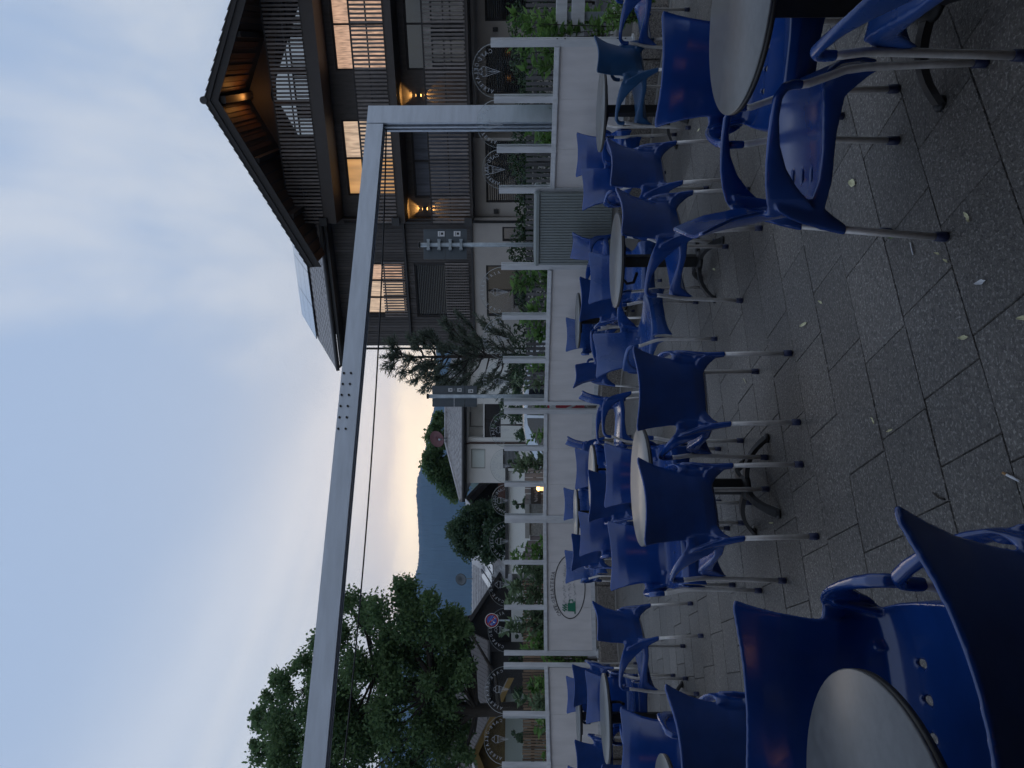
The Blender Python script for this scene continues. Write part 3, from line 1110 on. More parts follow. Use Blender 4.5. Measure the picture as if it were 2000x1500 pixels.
def arc_text(b, text, cx, cz, rad, size, a0, a1, flip, y, th=.002):
    """letters along an arc from angle a0 to a1 (degrees from the top, clockwise positive), feet towards the centre"""
    tot = sum(ADV[c] for c in text)
    pos = 0
    for ch in text:
        mid = (pos + ADV[ch] / 2) / tot
        pos += ADV[ch]
        a = R(a0 + (a1 - a0) * mid)
        ox, oz = math.sin(a) * rad, math.cos(a) * rad
        for pts, wdt in SERIF[ch]:
            q = []
            for px_, pz_ in pts:
                lx, lz = (px_ - ADV[ch] / 2 + .04) * size, pz_ * size
                q.append((cx + flip * (ox + lx * math.cos(a) + lz * math.sin(a)), cz + oz - lx * math.sin(a) + lz * math.cos(a)))
            b.ribbon(q, max(wdt * size, .0026), y, th)

def arc_pts(cx, cz, r, a0, a1, n, sx=1.0):
    return [(cx + sx * r * math.sin(R(a0 + (a1 - a0) * i / n)), cz + r * math.cos(R(a0 + (a1 - a0) * i / n))) for i in range(n + 1)]

def cone_icon(b, cx, cz, s, flip, y):
    w_ = .0034
    T = lambda pts: [(cx + flip * s * p[0], cz + s * p[1]) for p in pts]
    b.ribbon(T([(-.30, .0), (.30, .0), (.0, -.95), (-.30, .0)]), w_, y)
    b.ribbon(T([(-.34, .0), (-.34, .08), (.34, .08), (.34, .0), (-.34, 0)]), w_, y)
    for (ax, az_, r_, a0, a1) in ((-.17, .24, .19, -175, 60), (.17, .24, .19, -60, 175), (0, .42, .2, -110, 110)):
        b.ribbon(T([(ax + r_ * math.sin(R(a0 + (a1 - a0) * i / 9)), az_ + r_ * math.cos(R(a0 + (a1 - a0) * i / 9))) for i in range(10)]), w_, y)
    for k in range(1, 4):
        t = k / 4
        b.ribbon(T([(-.30 + .6 * t, 0), (-.30 + .6 * t * 1 - .0, -.0), (-.0 + .30 * (t) * .15, -.95 + .95 * t * .9 * .6)]), w_ * .55, y)
        b.ribbon(T([(.30 - .6 * t, 0), (.0 - .30 * t * .15, -.95 + .95 * t * .9 * .6)]), w_ * .55, y)

def post_top(py):
    return 1.69 + max(0, (400 - py)) / 317 * .055

def pt(py):
    return fence_xy(py)

NAMESCR = ['windbreak screen of arched glass over white panels, at the corner by the pergola post',
           'windbreak screen of arched glass over white panels, below the tall pine',
           'windbreak screen with arched glass, in front of the pale parked car',
           'windbreak screen whose white panel carries the oval coffee pot emblem',
           'windbreak screen with arched glass, in front of the big oak trunk']
SECT = [([83, 190, 290, 370], 'MMM'), ([520, 615, 700, 785], 'NNM'), ([803, 873, 943, 1009], 'MMM'), ([1017, 1098, 1185, 1275], 'NNN'), ([1300, 1398, 1497, 1600], 'MMM')]
RAIL0, RAIL1, PBOT = 1.03, 1.085, 0.30
for (posts, flips), lab in zip(SECT, NAMESCR):
    P0 = pt(posts[-1])           # world-left end
    P1 = pt(posts[0])
    dv = (P1 - P0)
    ang = math.atan2(dv.y, dv.x)
    scr = thing('windbreak_screen', lab, 'windbreak', (P0.x, P0.y, 0), ang, 'glass windbreak screens round the terrace')
    inv = Matrix.Rotation(-ang, 3, 'Z')
    loc = [inv @ (pt(p) - P0) for p in posts]
    for q in loc:
        q.y = 0.0
    for k, p in enumerate(posts):
        x, y = loc[k].x, loc[k].y
        zt = post_top(p)
        b = MB()
        end = k in (0, len(posts) - 1)
        zb = PBOT - .01 if end else RAIL1
        b.box(x - .035, x + .035, y - .035, y - .004, zb, zt)
        b.box(x - .035, x + .035, y + .010, y + .045, zb, zt)
        b.box(x - .026, x + .026, y - .004, y + .010, zb, zt - .004)
        if end:
            b.box(x - .06, x + .06, y - .06, y + .07, PBOT - .03, PBOT - .01)
        po_ = b.build('post', M_FRAME, scr)
        if p == 83:
            for z in (.36, .44, .98, 1.06):
                bt = MB()
                bt.tube([(x + .03, y - .012, z), (x + .042, y - .012, z)], .008, 8)
                bt.build('bolt', M_BLACK, po_)
    for k in range(len(posts) - 1):
        xa, ya, xb, yb = loc[k + 1].x, loc[k + 1].y, loc[k].x, loc[k].y
        ym = lambda x: ya + (yb - ya) * (x - xa) / (xb - xa)
        ba = math.atan2(yb - ya, xb - xa)
        Lx = math.hypot(xb - xa, yb - ya)
        Mx = Matrix.Translation((xa, ya, 0)) @ Matrix.Rotation(ba, 4, 'Z')
        # top rail and sill profile
        b = MB()
        b.box(.0 if k < len(posts) - 2 else .036, Lx - (.002 if k else .036), -.045, .045, RAIL0, RAIL1)
        b.box(.036, Lx - .036, -.052, -.046, RAIL0 + .008, RAIL0 + .022)
        b.v = [tuple(Mx @ Vector(p)) for p in b.v]
        b.build('rail', M_FRAME, scr)
        b = MB()
        b.box(.0 if k < len(posts) - 2 else .036, Lx - (.002 if k else .036), -.03, .03, PBOT, PBOT + .06)
        b.v = [tuple(Mx @ Vector(p)) for p in b.v]
        b.build('bottom_rail', M_FRAME, scr)
        b = MB()
        b.box(.0 if k < len(posts) - 2 else .036, Lx - (.002 if k else .036), -.018, .018, PBOT + .062, RAIL0 - .002)
        b.v = [tuple(Mx @ Vector(p)) for p in b.v]
        pan_o = b.build('panel', M_PANEL, scr)
        # arched pane
        zt = (post_top(posts[k]) + post_top(posts[k + 1])) / 2 - .03
        half = Lx / 2 - .012
        rise = half * .86
        cx = Lx / 2
        arch = [(cx + half * math.cos(R(a)), zt + rise * math.sin(R(a))) for a in range(0, 181, 9)]
        b = MB()
        poly = [(cx - half, RAIL1 + .002), (cx + half, RAIL1 + .002)] + arch
        b.prism(poly, 0.0, .006)
        b.v = [tuple(Mx @ Vector(p)) for p in b.v]
        gl_o = b.build('glass_pane', M_GLASS, scr)
        b = MB()
        b.ribbon([(p[0], p[1] + .002) for p in arch], .0032, -.001, .008)
        b.v = [tuple(Mx @ Vector(p)) for p in b.v]
        b.build('pane_edge', M_GEDGE, gl_o)
        fl = -1 if flips[k] == 'M' else 1
        b = MB()
        rt = half - .075
        arc_text(b, 'CAFE.GELATERIA', cx, zt - .012, rt * .97, .050, -82, 82, fl, -.0035)
        cone_icon(b, cx, zt + .085, .145, fl, -.0035)
        b.v = [tuple(Mx @ Vector(p)) for p in b.v]
        b.build('lettering', M_LETTER, gl_o, kind='stuff')
        # emblem on the white panel: oval, faint handwriting, green coffee pot
        if posts[k] == 1098:
            em = MB()
            cz = (PBOT + RAIL0) / 2 + .02
            ox = (inv @ (pt(1145) - P0)).x - xa
            ow, oh = .465, .235
            em.ribbon([(ox + ow * math.cos(R(a)), cz + oh * math.sin(R(a))) for a in range(0, 361, 6)], .013, -.0225)
            n = len('CAFE.GELATERIA')
            tot = sum(ADV[c] for c in 'CAFE.GELATERIA')
            pos = 0
            for ch in 'CAFE.GELATERIA':
                m_ = (pos + ADV[ch] / 2) / tot
                pos += ADV[ch]
                a = R(148 - (148 - 62) * m_)
                qx, qz = ox + (ow + .018) * math.cos(a), cz + (oh + .018) * math.sin(a)
                ta = math.atan2(math.cos(a) * oh, -math.sin(a) * ow) + math.pi
                for pts, wdt in SERIF[ch]:
                    q = []
                    for px_, pz_ in pts:
                        lx, lz = (px_ - ADV[ch] / 2) * .062, pz_ * .062
                        q.append((qx + lx * math.cos(ta) - lz * math.sin(ta), qz + lx * math.sin(ta) + lz * math.cos(ta)))
                    em.ribbon(q, max(wdt * .066, .005), -.0225)
            em.v = [tuple(Mx @ Vector(p)) for p in em.v]
            em.build('oval_emblem', M_INK, pan_o)
            hw = MB()
            rh = random.Random(5)
            for row, (z0_, x0_, x1_, amp) in enumerate(((cz + .075, -.30, .30, .030), (cz + .0, -.22, .36, .034), (cz - .085, -.24, .24, .026))):
                x = ox + x0_
                while x < ox + x1_:
                    wl = rh.uniform(.05, .13)
                    q = [(x + t * wl / 9, z0_ + .01 * math.sin(x * 7) + rh.uniform(-1, 1) * amp * (1 if t % 2 else .5)) for t in range(10)]
                    hw.ribbon(q, .0036, -.0215)
                    x += wl + rh.uniform(.015, .04)
            hw.v = [tuple(Mx @ Vector(p)) for p in hw.v]
            hw.build('handwriting', mat('faint_grey_print', (0.22, 0.22, 0.24), .7), pan_o, kind='stuff')
            gp = MB()
            M_GREEN = mat('green_print', (0.012, 0.155, 0.085), .6)
            px0 = ox - .31
            gp.prism([(px0 - .055, cz - .085), (px0 + .075, cz - .085), (px0 + .068, cz + .035), (px0 - .048, cz + .035)], -.0228, -.0205)
            gp.prism([(px0 - .085, cz - .085), (px0 - .055, cz - .085), (px0 - .055, cz - .065), (px0 - .085, cz - .065)], -.0228, -.0205)
            gp.prism([(px0 + .075, cz - .085), (px0 + .098, cz - .085), (px0 + .098, cz - .066), (px0 + .075, cz - .066)], -.0228, -.0205)
            gp.ribbon([(px0 + .068, cz + .015), (px0 + .115, cz + .010), (px0 + .118, cz - .04), (px0 + .074, cz - .052)], .014, -.0228)
            for q0 in (-.035, .0, .035):
                gp.ribbon([(px0 + q0, cz + .045), (px0 + q0 + .018, cz + .065), (px0 + q0 - .012, cz + .085), (px0 + q0 + .012, cz + .112)], .015, -.0228)
            gp.v = [tuple(Mx @ Vector(p)) for p in gp.v]
            gp.build('green_coffee_pot', M_GREEN, pan_o)

# blocks the screens stand on
blk_labels = ['exposed aggregate block under the windbreak {}']
where = {60: 'beside the evergreen bush', 150: 'under the corner pane by the pergola post', 245: 'below the pane crossed by the pergola post', 335: 'next to the ribbed cabinet', 565: 'beyond the ribbed cabinet, behind the pale table',
         655: 'below the tall pine', 742: 'behind the chair turned sideways', 812: 'under the gap with the red poster', 880: 'below the silver car roof',
         955: 'below the glowing lantern', 1045: 'below the weathered plank gate', 1112: 'under the oval emblem', 1172: 'with a pale joint beside it, near the coffee pot', 1240: 'behind the lone turned chair',
         1290: 'under the leafy gap', 1345: 'below the oak trunk', 1440: 'behind the long tables by the oak', 1540: 'past the last white panel'}
bk = sorted(where)
edges_ = [-5] + [(a + b) / 2 for a, b in zip(bk, bk[1:])] + [1610]
for i, py in enumerate(bk):
    a, c = fence_xy(edges_[i + 1]), fence_xy(edges_[i])
    dv = c - a
    ang = math.atan2(dv.y, dv.x)
    L = dv.length
    b = MB()
    b.cbox(.012, L - .012, -.16, .22, 0.004, PBOT - .03 - .004 * (i % 3), .012)
    o = b.build('concrete_block', M_AGG)
    o.location = (a.x, a.y, 0)
    o.rotation_euler = (0, 0, ang)
    tag(o, 'speckled concrete block ' + where[py], 'concrete block', 'speckled blocks under the windbreak')

# ------------------------------------------------------------------ pergola frame: one post, one long front beam
A = Vector((3.10, 8.25, 0))
Bp = Vector((-4.6, 5.2, 0))
dirb = (Bp - A).normalized()
angb = math.atan2(dirb.y, dirb.x)
perg = thing('pergola_frame', 'grey aluminium awning frame with one tall post and a long front beam', 'pergola', (A.x, A.y, 0), angb)
Lb = (Bp - A).length
H0, H1 = 3.03, 3.20
b = MB()
b.box(.16, Lb, -.075, .075, H0 + .02, H1)
b.box(.16, Lb, -.075, -.045, H0 - .02, H0 + .02)
b.box(.16, Lb, -.012, .012, H0 - .02, H0 + .02)
b.box(.16, Lb, .045, .075, H0 - .02, H0 + .02)
beam = b.build('beam', M_TRACK, perg)
dk = MB()  # black strips standing in for the shade inside the track grooves
dk.box(.17, Lb, -.044, -.013, H0 + .004, H0 + .019)
dk.box(.17, Lb, .013, .044, H0 + .004, H0 + .019)
dk.build('track_shade_strip', M_BLACK, beam)
for xb_ in [3.25 + i * .115 for i in range(6)]:
    for z in (H0 + .075, H0 + .145):
        bt = MB()
        bt.tube([(xb_, .075, z), (xb_, .087, z)], .011, 8)
        bt.build('bolt', M_BLACK, beam)
b = MB()
b.box(-.10, .012, -.075, .078, 0, H1)
for (y0, y1) in ((-.075, -.045), (-.015, .01), (.05, .078)):
    b.box(.012, .15, y0, y1, 0, H1)
b.box(.012, .15, -.045, .05, H0 + .02, H1 - .002)
b.build('post', M_TRACK, perg)
b = MB()
pts = [Vector((.2, .02, H0 - .05))]
Wd = Vector((-.35, 8.0, 0))
inv = Matrix.Rotation(-angb, 3, 'Z')
endw = inv @ (Vector((-6.2, 7.6, 0)) - A)
for i in range(1, 25):
    t = i / 24
    pts.append(Vector((.2 + (endw.x - .2) * t, .02 + (endw.y - .02) * t, H0 - .05 + .62 * t - .55 * t * (1 - t))))
b.tube(pts, .009, 6)
b.build('cable', M_BLACK, perg)

# ------------------------------------------------------------------ ribbed cabinet
C0, C1 = Vector((1.60, 9.05, 0)), Vector((2.37, 8.62, 0))
dv = C1 - C0
cab = thing('utility_cabinet', 'grey ribbed utility cabinet standing in a gap of the windbreak', 'cabinet', C0, math.atan2(dv.y, dv.x))
L = dv.length
b = MB()
b.cbox(-.015, L + .015, -.27, .25, 1.215, 1.27, .02)
b.build('lid', M_METAL, cab)
b = MB()
b.box(0, L, -.24, .22, .34, 1.215)
n = 26
for i in range(n):
    x = L * (i + .5) / n
    b.box(x - L / n * .36, x + L / n * .36, -.252, -.24, .345, 1.205)
b.build('ribbed_body', M_METAL, cab)
b = MB()
b.box(.01, L - .01, -.22, .20, 0, .338)
b.build('plinth', M_CONC, cab)

# ------------------------------------------------------------------ road signs seen from behind
def sign_post(name, label, px_py, d, z0, z1, hw, zb0, zb1, off, splits, stickers, grp):
    X = (750 - px_py) / 1390 * d
    t = thing(name, label, 'road sign', (X, d, 0), 0, grp)
    b = MB()
    b.tube([(0, 0, z0), (0, 0, z1)], .036, 12)
    b.build('pole', M_GALV, t)
    b = MB()
    b.tube([(0, 0, z1), (0, 0, z1 + .03)], .045, 12)
    b.build('pole_cap', M_BLACK, t)
    for (a, c) in splits:
        b = MB()
        b.cbox(off - hw, off + hw, .045, .060, a, c, .004)
        pl_ = b.build('sign_plate', M_SIGNB, t)
        b = MB()
        for x in (off - hw, off + hw - .012):
            b.box(x, x + .012, .034, .0449, a + .01, c - .01)
        b.build('plate_rim', M_SIGNB, pl_)
    for z in ([a + (c - a) * f for a, c in splits for f in (.25, .75)] if len(splits) < 3 else []):
        b = MB()
        b.box(-.075, .075, -.045, -.034, z - .022, z + .022)
        b.box(-.085, -.062, -.05, .034, z - .026, z + .026)
        b.box(.062, .085, -.05, .034, z - .026, z + .026)
        b.build('clamp', M_GALV, t)
    for (x, z, w_, h_) in stickers:
        b = MB()
        b.box(x - w_ / 2, x + w_ / 2, .0405, .0445, z - h_ / 2, z + h_ / 2)
        stt = b.build('sticker', M_STICK, t)
        b = MB()
        b.box(x - w_ * .2, x + w_ * .25, .0392, .0403, z - h_ * .3, z + h_ * .05)
        b.box(x - w_ * .35, x + w_ * .35, .0392, .0403, z + h_ * .18, z + h_ * .26)
        b.build('sticker_print', M_INK, stt)
    return t
sign_post('road_sign', 'back of a wide grey road sign on a galvanised pole above the ribbed cabinet', 478, 11.6, 0, 3.08, .245, 0, 0, .02,
          [(2.68, 3.03), (2.32, 2.675)], [(.19, 2.74, .085, .11), (.19, 2.48, .085, .11)], 'road signs seen from behind')
sign_post('road_sign', 'back of a narrow grey road sign in three plates, in front of the white house', 774, 12.5, 0, 3.06, .185, 0, 0, -.0,
          [(2.62, 3.0), (2.43, 2.61), (2.21, 2.42)], [(.11, 2.68, .06, .07), (.11, 2.52, .06, .075), (.09, 2.32, .06, .085)], 'road signs seen from behind')
# no-stopping disc facing the terrace
d = 23.0
t = thing('no_stopping_sign', 'round blue and red no stopping sign on a thin grey pole', 'road sign', ((750 - 1212) / 1390 * d, d, 0), R(14))
b = MB()
b.tube([(0, .03, 0), (0, .03, 2.6)], .03, 10)
b.build('pole', M_GALV, t)
b = MB()
b.prism([(.205 * math.cos(a / 24 * math.tau), 2.38 + .205 * math.sin(a / 24 * math.tau)) for a in range(24)], -.012, 0)
b.build('blue_disc', mat('sign_blue', (.02, .07, .34), .4), t)
b = MB()
ring_o = [(.21 * math.cos(R(a)), 2.38 + .21 * math.sin(R(a))) for a in range(0, 361, 10)]
b.ribbon([(.182 * math.cos(R(a)), 2.38 + .182 * math.sin(R(a))) for a in range(0, 361, 10)], .048, -.018, .006)
b.ribbon([(-.135, 2.38 + .135), (.135, 2.38 - .135)], .046, -.0175, .006)
b.build('red_ring', mat('sign_red', (.36, .02, .025), .4), t)
b = MB()
b.ribbon([(.215 * math.cos(R(a)), 2.38 + .215 * math.sin(R(a))) for a in range(0, 361, 10)], .016, -.0185, .007)
b.ribbon([(-.06, 2.28), (-.06, 2.33)], .03, -.0135, .002)
b.ribbon([(.03, 2.32), (.09, 2.32), (.06, 2.29)], .02, -.0135, .002)
b.build('white_rim', M_STICK, t)
# ------------------------------------------------------------------ plants
def shrub(name, label, X, Y, z0, h, rad, nleaf, L, m, grp=None, cat='shrub', nst=7, up=.5, stemr=.006):
    t = thing(name, label, cat, (X, Y, z0), random.uniform(0, 6), grp)
    st_ = MB()
    P, D = [], []
    for i in range(nst):
        a = random.uniform(0, math.tau)
        r0 = random.uniform(0, rad * .35)
        r1 = random.uniform(rad * .3, rad)
        hh = h * random.uniform(.55, 1.0)
        pts = [Vector((r0 * math.cos(a) * f0 + r1 * math.cos(a) * f1, r0 * math.sin(a) * f0 + r1 * math.sin(a) * f1, hh * fz)) for f0, f1, fz in ((1, 0, 0), (1, .15, .4), (.6, .5, .75), (0, 1, 1))]
        st_.tube(pts, [stemr, stemr * .9, stemr * .7, stemr * .4], 5, False)
        k = max(3, nleaf // nst)
        for j in range(k):
            f = 1 - (random.random() ** 1.4) * .85
            seg = min(2, int(f * 3))
            q = pts[seg].lerp(pts[seg + 1], f * 3 - seg)
            an = random.uniform(0, math.tau)
            out = Vector((math.cos(an), math.sin(an), random.uniform(-.25, .9) * (up * 2)))
            out.normalize()
            P.append(q + out * L * .5)
            D.append(out)
    st_.build('stem', M_BARK, t)
    P, D = np.array(P), np.array(D)
    n = len(P)
    Ls = L * 1.3 * rng.uniform(.6, 1.15, n)
    me = leaf_mesh('foliage', P, D, rng.normal(size=(n, 3)), Ls, Ls * .36, m)
    link('foliage', me, None, t)
    return t

def fz(px, d):
    return CAMZ + (1018 - px) / 1390 * d
pl_list = [  # py, behind distance, top px, radius m, leaves, leaf length, material, label
    (30, 1.1, 985, .26, 90, .13, L_LAUREL, 'tall green laurel past the corner post, in front of the dark blinds'),
    (60, .55, 1000, .16, 70, .12, L_LAUREL, 'slim laurel shoot just outside the corner post'),
    (112, .5, 992, .20, 110, .13, L_LAUREL, 'dense laurel behind the corner pane beside the pergola post'),
    (205, .35, 1052, .10, 20, .10, L_LAUREL, 'small laurel sprig at the foot of the pergola post'),
    (272, .45, 1005, .17, 60, .12, L_LAUREL, 'loose laurel between the pergola post and the cabinet'),
    (545, .6, 1003, .17, 110, .13, L_LAUREL, 'bright laurel behind the pane with the lit room'),
    (595, .6, 1022, .14, 60, .12, L_LAUREL, 'small laurel beside the second post past the cabinet'),
    (640, .6, 1004, .17, 110, .13, L_LAUREL, 'round laurel in front of the pine'),
    (715, .6, 1030, .14, 45, .11, L_LAUREL, 'sparse laurel behind the pane before the slat fence end'),
    (745, .7, 978, .17, 40, .11, L_GREY, 'thin leggy shoot by the narrow road sign pole'),
    (795, .4, 1035, .10, 36, .10, L_LAUREL, 'leafy sprig in the gap beside the red poster'),
    (852, .6, 1030, .13, 50, .11, L_LAUREL, 'laurel sprig in front of the silver car roof'),
    (905, .7, 1005, .20, 130, .12, L_GREY, 'bushy grey-green shrub at the nose of the silver car'),
    (1062, .6, 1030, .14, 50, .10, L_LAUREL, 'young laurel at the foot of the plank gate'),
    (1080, .7, 998, .17, 90, .12, L_LAUREL, 'upright laurel between the plank gate and the pane post'),
    (1120, .7, 1000, .20, 120, .13, L_GREY, 'pale laurel behind the pane over the oval emblem'),
    (1158, .8, 985, .20, 110, .13, L_GREY, 'tall buddleia with long narrow leaves near the round sign'),
    (1215, .8, 975, .24, 150, .13, L_GREY, 'tallest buddleia, under the round no stopping sign'),
    (1255, .6, 1010, .18, 120, .12, L_LAUREL, 'thick laurel next to the leafy gap'),
    (1335, .7, 1018, .18, 80, .13, L_LAUREL, 'laurel with long leaves in front of the oak'),
    (1368, .7, 1003, .22, 100, .13, L_GREY, 'arching buddleia in front of the oak trunk'),
    (1412, .6, 1030, .14, 36, .13, L_LAUREL, 'big-leaved sprig below the yellow gable'),
    (1462, .6, 1045, .12, 28, .12, L_LAUREL, 'low sprig behind the last arched pane'),
]
for py, dn, tp, rad, nl, L, m, lab in pl_list:
    p = fence_xy(py, dn)
    h = fz(tp, p.y) - .35
    shrub('laurel_shrub' if m is L_LAUREL else 'buddleia_shrub', lab, p.x, p.y, .35, h, rad, int(nl * 2.4), L, m, 'planting behind the windbreak', nst=max(4, nl // 14))
# long planter trough the shrubs grow in
tr = MB()
pyl = list(range(20, 371, 25)) + [370]
def trough(p0, p1, lab):
    a, c = fence_xy(p1, .62), fence_xy(p0, .62)
    dv = c - a
    b = MB()
    b.cbox(0, dv.length, -.24, .24, .005, .42, .015)
    o = b.build('planter_trough', M_CONC)
    o.location = a
    o.rotation_euler = (0, 0, math.atan2(dv.y, dv.x))
    tag(o, lab, 'planter', 'planters behind the windbreak')
trough(15, 365, 'long concrete planter behind the screen at the pergola post')
trough(525, 780, 'long concrete planter behind the screen below the pine')
trough(805, 1005, 'long concrete planter behind the screen before the silver car')
trough(1020, 1270, 'long concrete planter behind the screen with the emblem')
trough(1302, 1600, 'long concrete planter behind the screen before the oak')
# climbing plant in the gap between two screens
p = fence_xy(1287, .12)
shrub('climbing_plant', 'leafy climber spilling through the gap between two screens', p.x, p.y, .28, .85, .10, 130, .10, L_LAUREL, nst=9)
p = fence_xy(42, -.05)
t = shrub('evergreen_bush', 'dense dark green bush beside the end post of the windbreak', p.x + .05, p.y - .1, .02, .62, .20, 900, .055, L_LAUREL, nst=26)
rb_ = thing('rail_barrier', 'pale two-board rail barrier past the end post of the windbreak', 'barrier', (p.x + .12, p.y + .75, 0), R(-20))
for z0_, z1_ in ((.93, 1.05), (.74, .88)):
    b = MB()
    b.cbox(0, 2.4, -.02, .02, z0_, z1_, .004)
    b.build('board', M_FRAME, rb_)
for x in (.25, 1.9):
    b = MB()
    b.cbox(x, x + .08, .021, .09, 0, 1.03, .004)
    b.build('post', M_GALV, rb_)

# grey slat fence with a hedge behind it
def slat_fence(name, lab, X0, X1, Y0, Y1, z0, z1, w_, gap, m, depth=.02):
    dv = Vector((X1 - X0, Y1 - Y0, 0))
    t = thing(name, lab, 'fence', (X0, Y0, 0), math.atan2(dv.y, dv.x))
    L = dv.length
    b = MB()
    x = 0
    while x < L - w_:
        b.box(x, x + w_ * random.uniform(.9, 1.05), -depth + random.uniform(-.003, .003), 0, z0, z1 + random.uniform(-.012, .012))
        x += w_ + gap
    b.build('upright_slats', m, t, kind='stuff')
    for z in (z0 + .18, (z0 + z1) / 2, z1 - .2):
        b = MB()
        b.box(0, L, .002, .04, z, z + .06)
        b.build('crossbar', m, t)
    x = .3
    while x < L:
        b = MB()
        b.box(x, x + .08, .041, .12, 0, z1 - .05)
        b.build('fence_post', m, t)
        x += 2.0
    return t
M_GSLAT = mat('weathered_grey_fence', (.085, .082, .085), .8, var=.3, scale=6, stretch=(3, 3, .4))
M_REED = per_piece(mat('brown_reed_screen', (.165, .110, .072), .8, var=.35, scale=18, stretch=(3, 3, .3)), .45, 1.4)
per_piece(M_GSLAT, .7, 1.3)
slat_fence('slat_fence', 'grey slat fence along the hotel garden', -.10, 8.6, 14.0, 12.6, .15, 1.34, .062, .034, M_GSLAT)
hp, hd = [], []
n = 9000
xs_ = rng.uniform(.0, 9.4, n)
hP = np.stack([xs_, 15.1 - xs_ * .17 + rng.normal(0, .22, n), 1.15 + rng.uniform(-.7, .45, n) + .08 * np.sin(xs_ * 3) + .05 * np.sin(xs_ * 7.3)], 1)
hedge = thing('hedge', 'dark clipped hedge showing over the grey slat fence', 'hedge', (0, 0, 0))
link('foliage', leaf_mesh('foliage', hP, unit(n), unit(n), .10, .05, L_HEDGE), None, hedge, kind='stuff')
hb = MB()
for x in np.arange(.2, 9.2, .45):
    hb.tube([(x, 15.1 - x * .17, 0), (x + .05, 15.1 - x * .17, 1.2)], .03, 6)
hb.build('stems', M_BARK, hedge, kind='stuff')

# reed screen before the oak, plank gate, striped stall front
slat_fence('reed_fence', 'brown reed fence behind the emblem screen and the oak', -9.6, -3.55, 11.6, 13.0, .25, 1.40, .034, .014, M_REED, .03)
gt = thing('plank_gate', 'weathered grey plank gate with a scooped top and a small badge', 'gate', (-3.50, 12.9, 0), R(2))
n = 8
for i in range(n):
    w_ = .094
    x = i * w_
    zt_ = 1.30 + .13 * (abs(i - 3.5) / 3.5) ** 1.5 * (-1) + .10
    b = MB()
    b.cbox(x + .004, x + w_ - .004, 0, .025, .1, zt_, .004)
    b.build('plank', mat('weathered_plank', (.20, .165, .165), .8, var=.3, scale=5, stretch=(3, 3, .4)), gt)
b = MB()
b.prism([(.33, 1.02), (.40, 1.05), (.43, 1.10), (.38, 1.15), (.31, 1.13)], -.012, -.001)
b.build('badge', mat('violet_white_badge', (.42, .42, .62), .5), gt)
wl_ = thing('garden_wall', 'rough grey garden wall with a pale coping beside the plank gate', 'wall', (-2.74, 12.9, 0), R(2))
b = MB()
b.box(0, .55, 0, .25, 0, 1.28)
b.build('wall_body', mat('grey_roughcast', (.26, .25, .235), .95, var=.35, scale=30, bump=.8, bscale=50), wl_)
b = MB()
b.box(-.05, .6, -.04, .29, 1.28, 1.36)
b.build('coping', M_CONC, wl_)
slat_fence('market_stall', 'grey striped stall front behind the glowing lantern', -2.15, -1.35, 12.75, 12.7, .1, 1.36, .085, .012, mat('stall_boards', (.17, .165, .17), .7, var=.3, scale=6, stretch=(3, 3, .4)))
b = MB()
sb_ = thing('chalk_board', 'dark board with faint writing on the striped stall front', 'board', (-2.13, 12.66, 1.0))
b.box(0, .34, 0, .02, .08, .26)
b.build('board', M_INK, sb_)
b = MB()
rr = random.Random(9)
x = .04
while x < .30:
    b.ribbon([(x + rr.uniform(0, .03), .13 + rr.uniform(0, .08)) for _ in range(5)], .006, -.003)
    x += .035
b.build('scribble', mat('chalk_grey', (.3, .3, .32), .8), sb_)
ln = thing('lantern', 'glowing tall lantern on the ledge of the striped stall', 'lantern', (-1.80, 12.3, .95))
b = MB()
b.lathe([(.035, 0), (.045, .02), (.045, .15), (.03, .165)], 14)
b.build('glass_tube', M_LAMPS, ln)
b = MB()
b.lathe([(.047, .165), (.05, .19), (.02, .215)], 14)
b.build('flame_head', M_LAMP, ln)
b = MB()
b.lathe([(.06, -.02), (.06, 0)], 14)
b.build('lantern_base', M_BLACK, ln)
b = MB()
b.box(-2.15, -1.35, 12.2, 12.68, .88, .93)
b.box(-2.1, -2.05, 12.25, 12.3, 0, .88)
b.box(-1.45, -1.40, 12.25, 12.3, 0, .88)
tag(b.build('stall_ledge', M_GSLAT), 'narrow grey ledge carrying the glowing lantern', 'shelf')
# red poster in the gap between the two screens
p = fence_xy(794, .35)
rpst = thing('poster_stand', 'red and white poster board standing in the gap of the windbreak', 'poster', (p.x, p.y, 0), R(-8))
b = MB()
b.box(-.16, .16, 0, .03, .45, 1.02)
b.build('red_board', mat('poster_red', (.42, .05, .07), .5, var=.3, scale=9), rpst)
b = MB()
b.prism([(-.16, .99), (.16, .99), (.16, .82), (.0, .90), (-.16, .80)], -.004, -.001)
b.ribbon([(-.12, .60), (-.03, .72), (.02, .60), (.11, .70)], .03, -.004)
b.build('white_print', M_STICK, rpst)
b = MB()
b.box(-.14, -.11, .0, .03, 0, .45)
b.box(.11, .14, .0, .03, 0, .45)
b.build('leg', M_BLACK, rpst)
# low white building wall beyond
wh_ = thing('low_white_building', 'long low white wall under a thin dark flat roof', 'building', (-5.6, 21.0, 0), R(0))
b = MB()
b.box(0, 3.0, 0, .3, 0, 1.82)
b.build('wall', M_WHITEW, wh_)
b = MB()
b.box(-.1, 3.1, -.15, .4, 1.82, 1.90)
b.build('flat_roof', M_TILED, wh_)

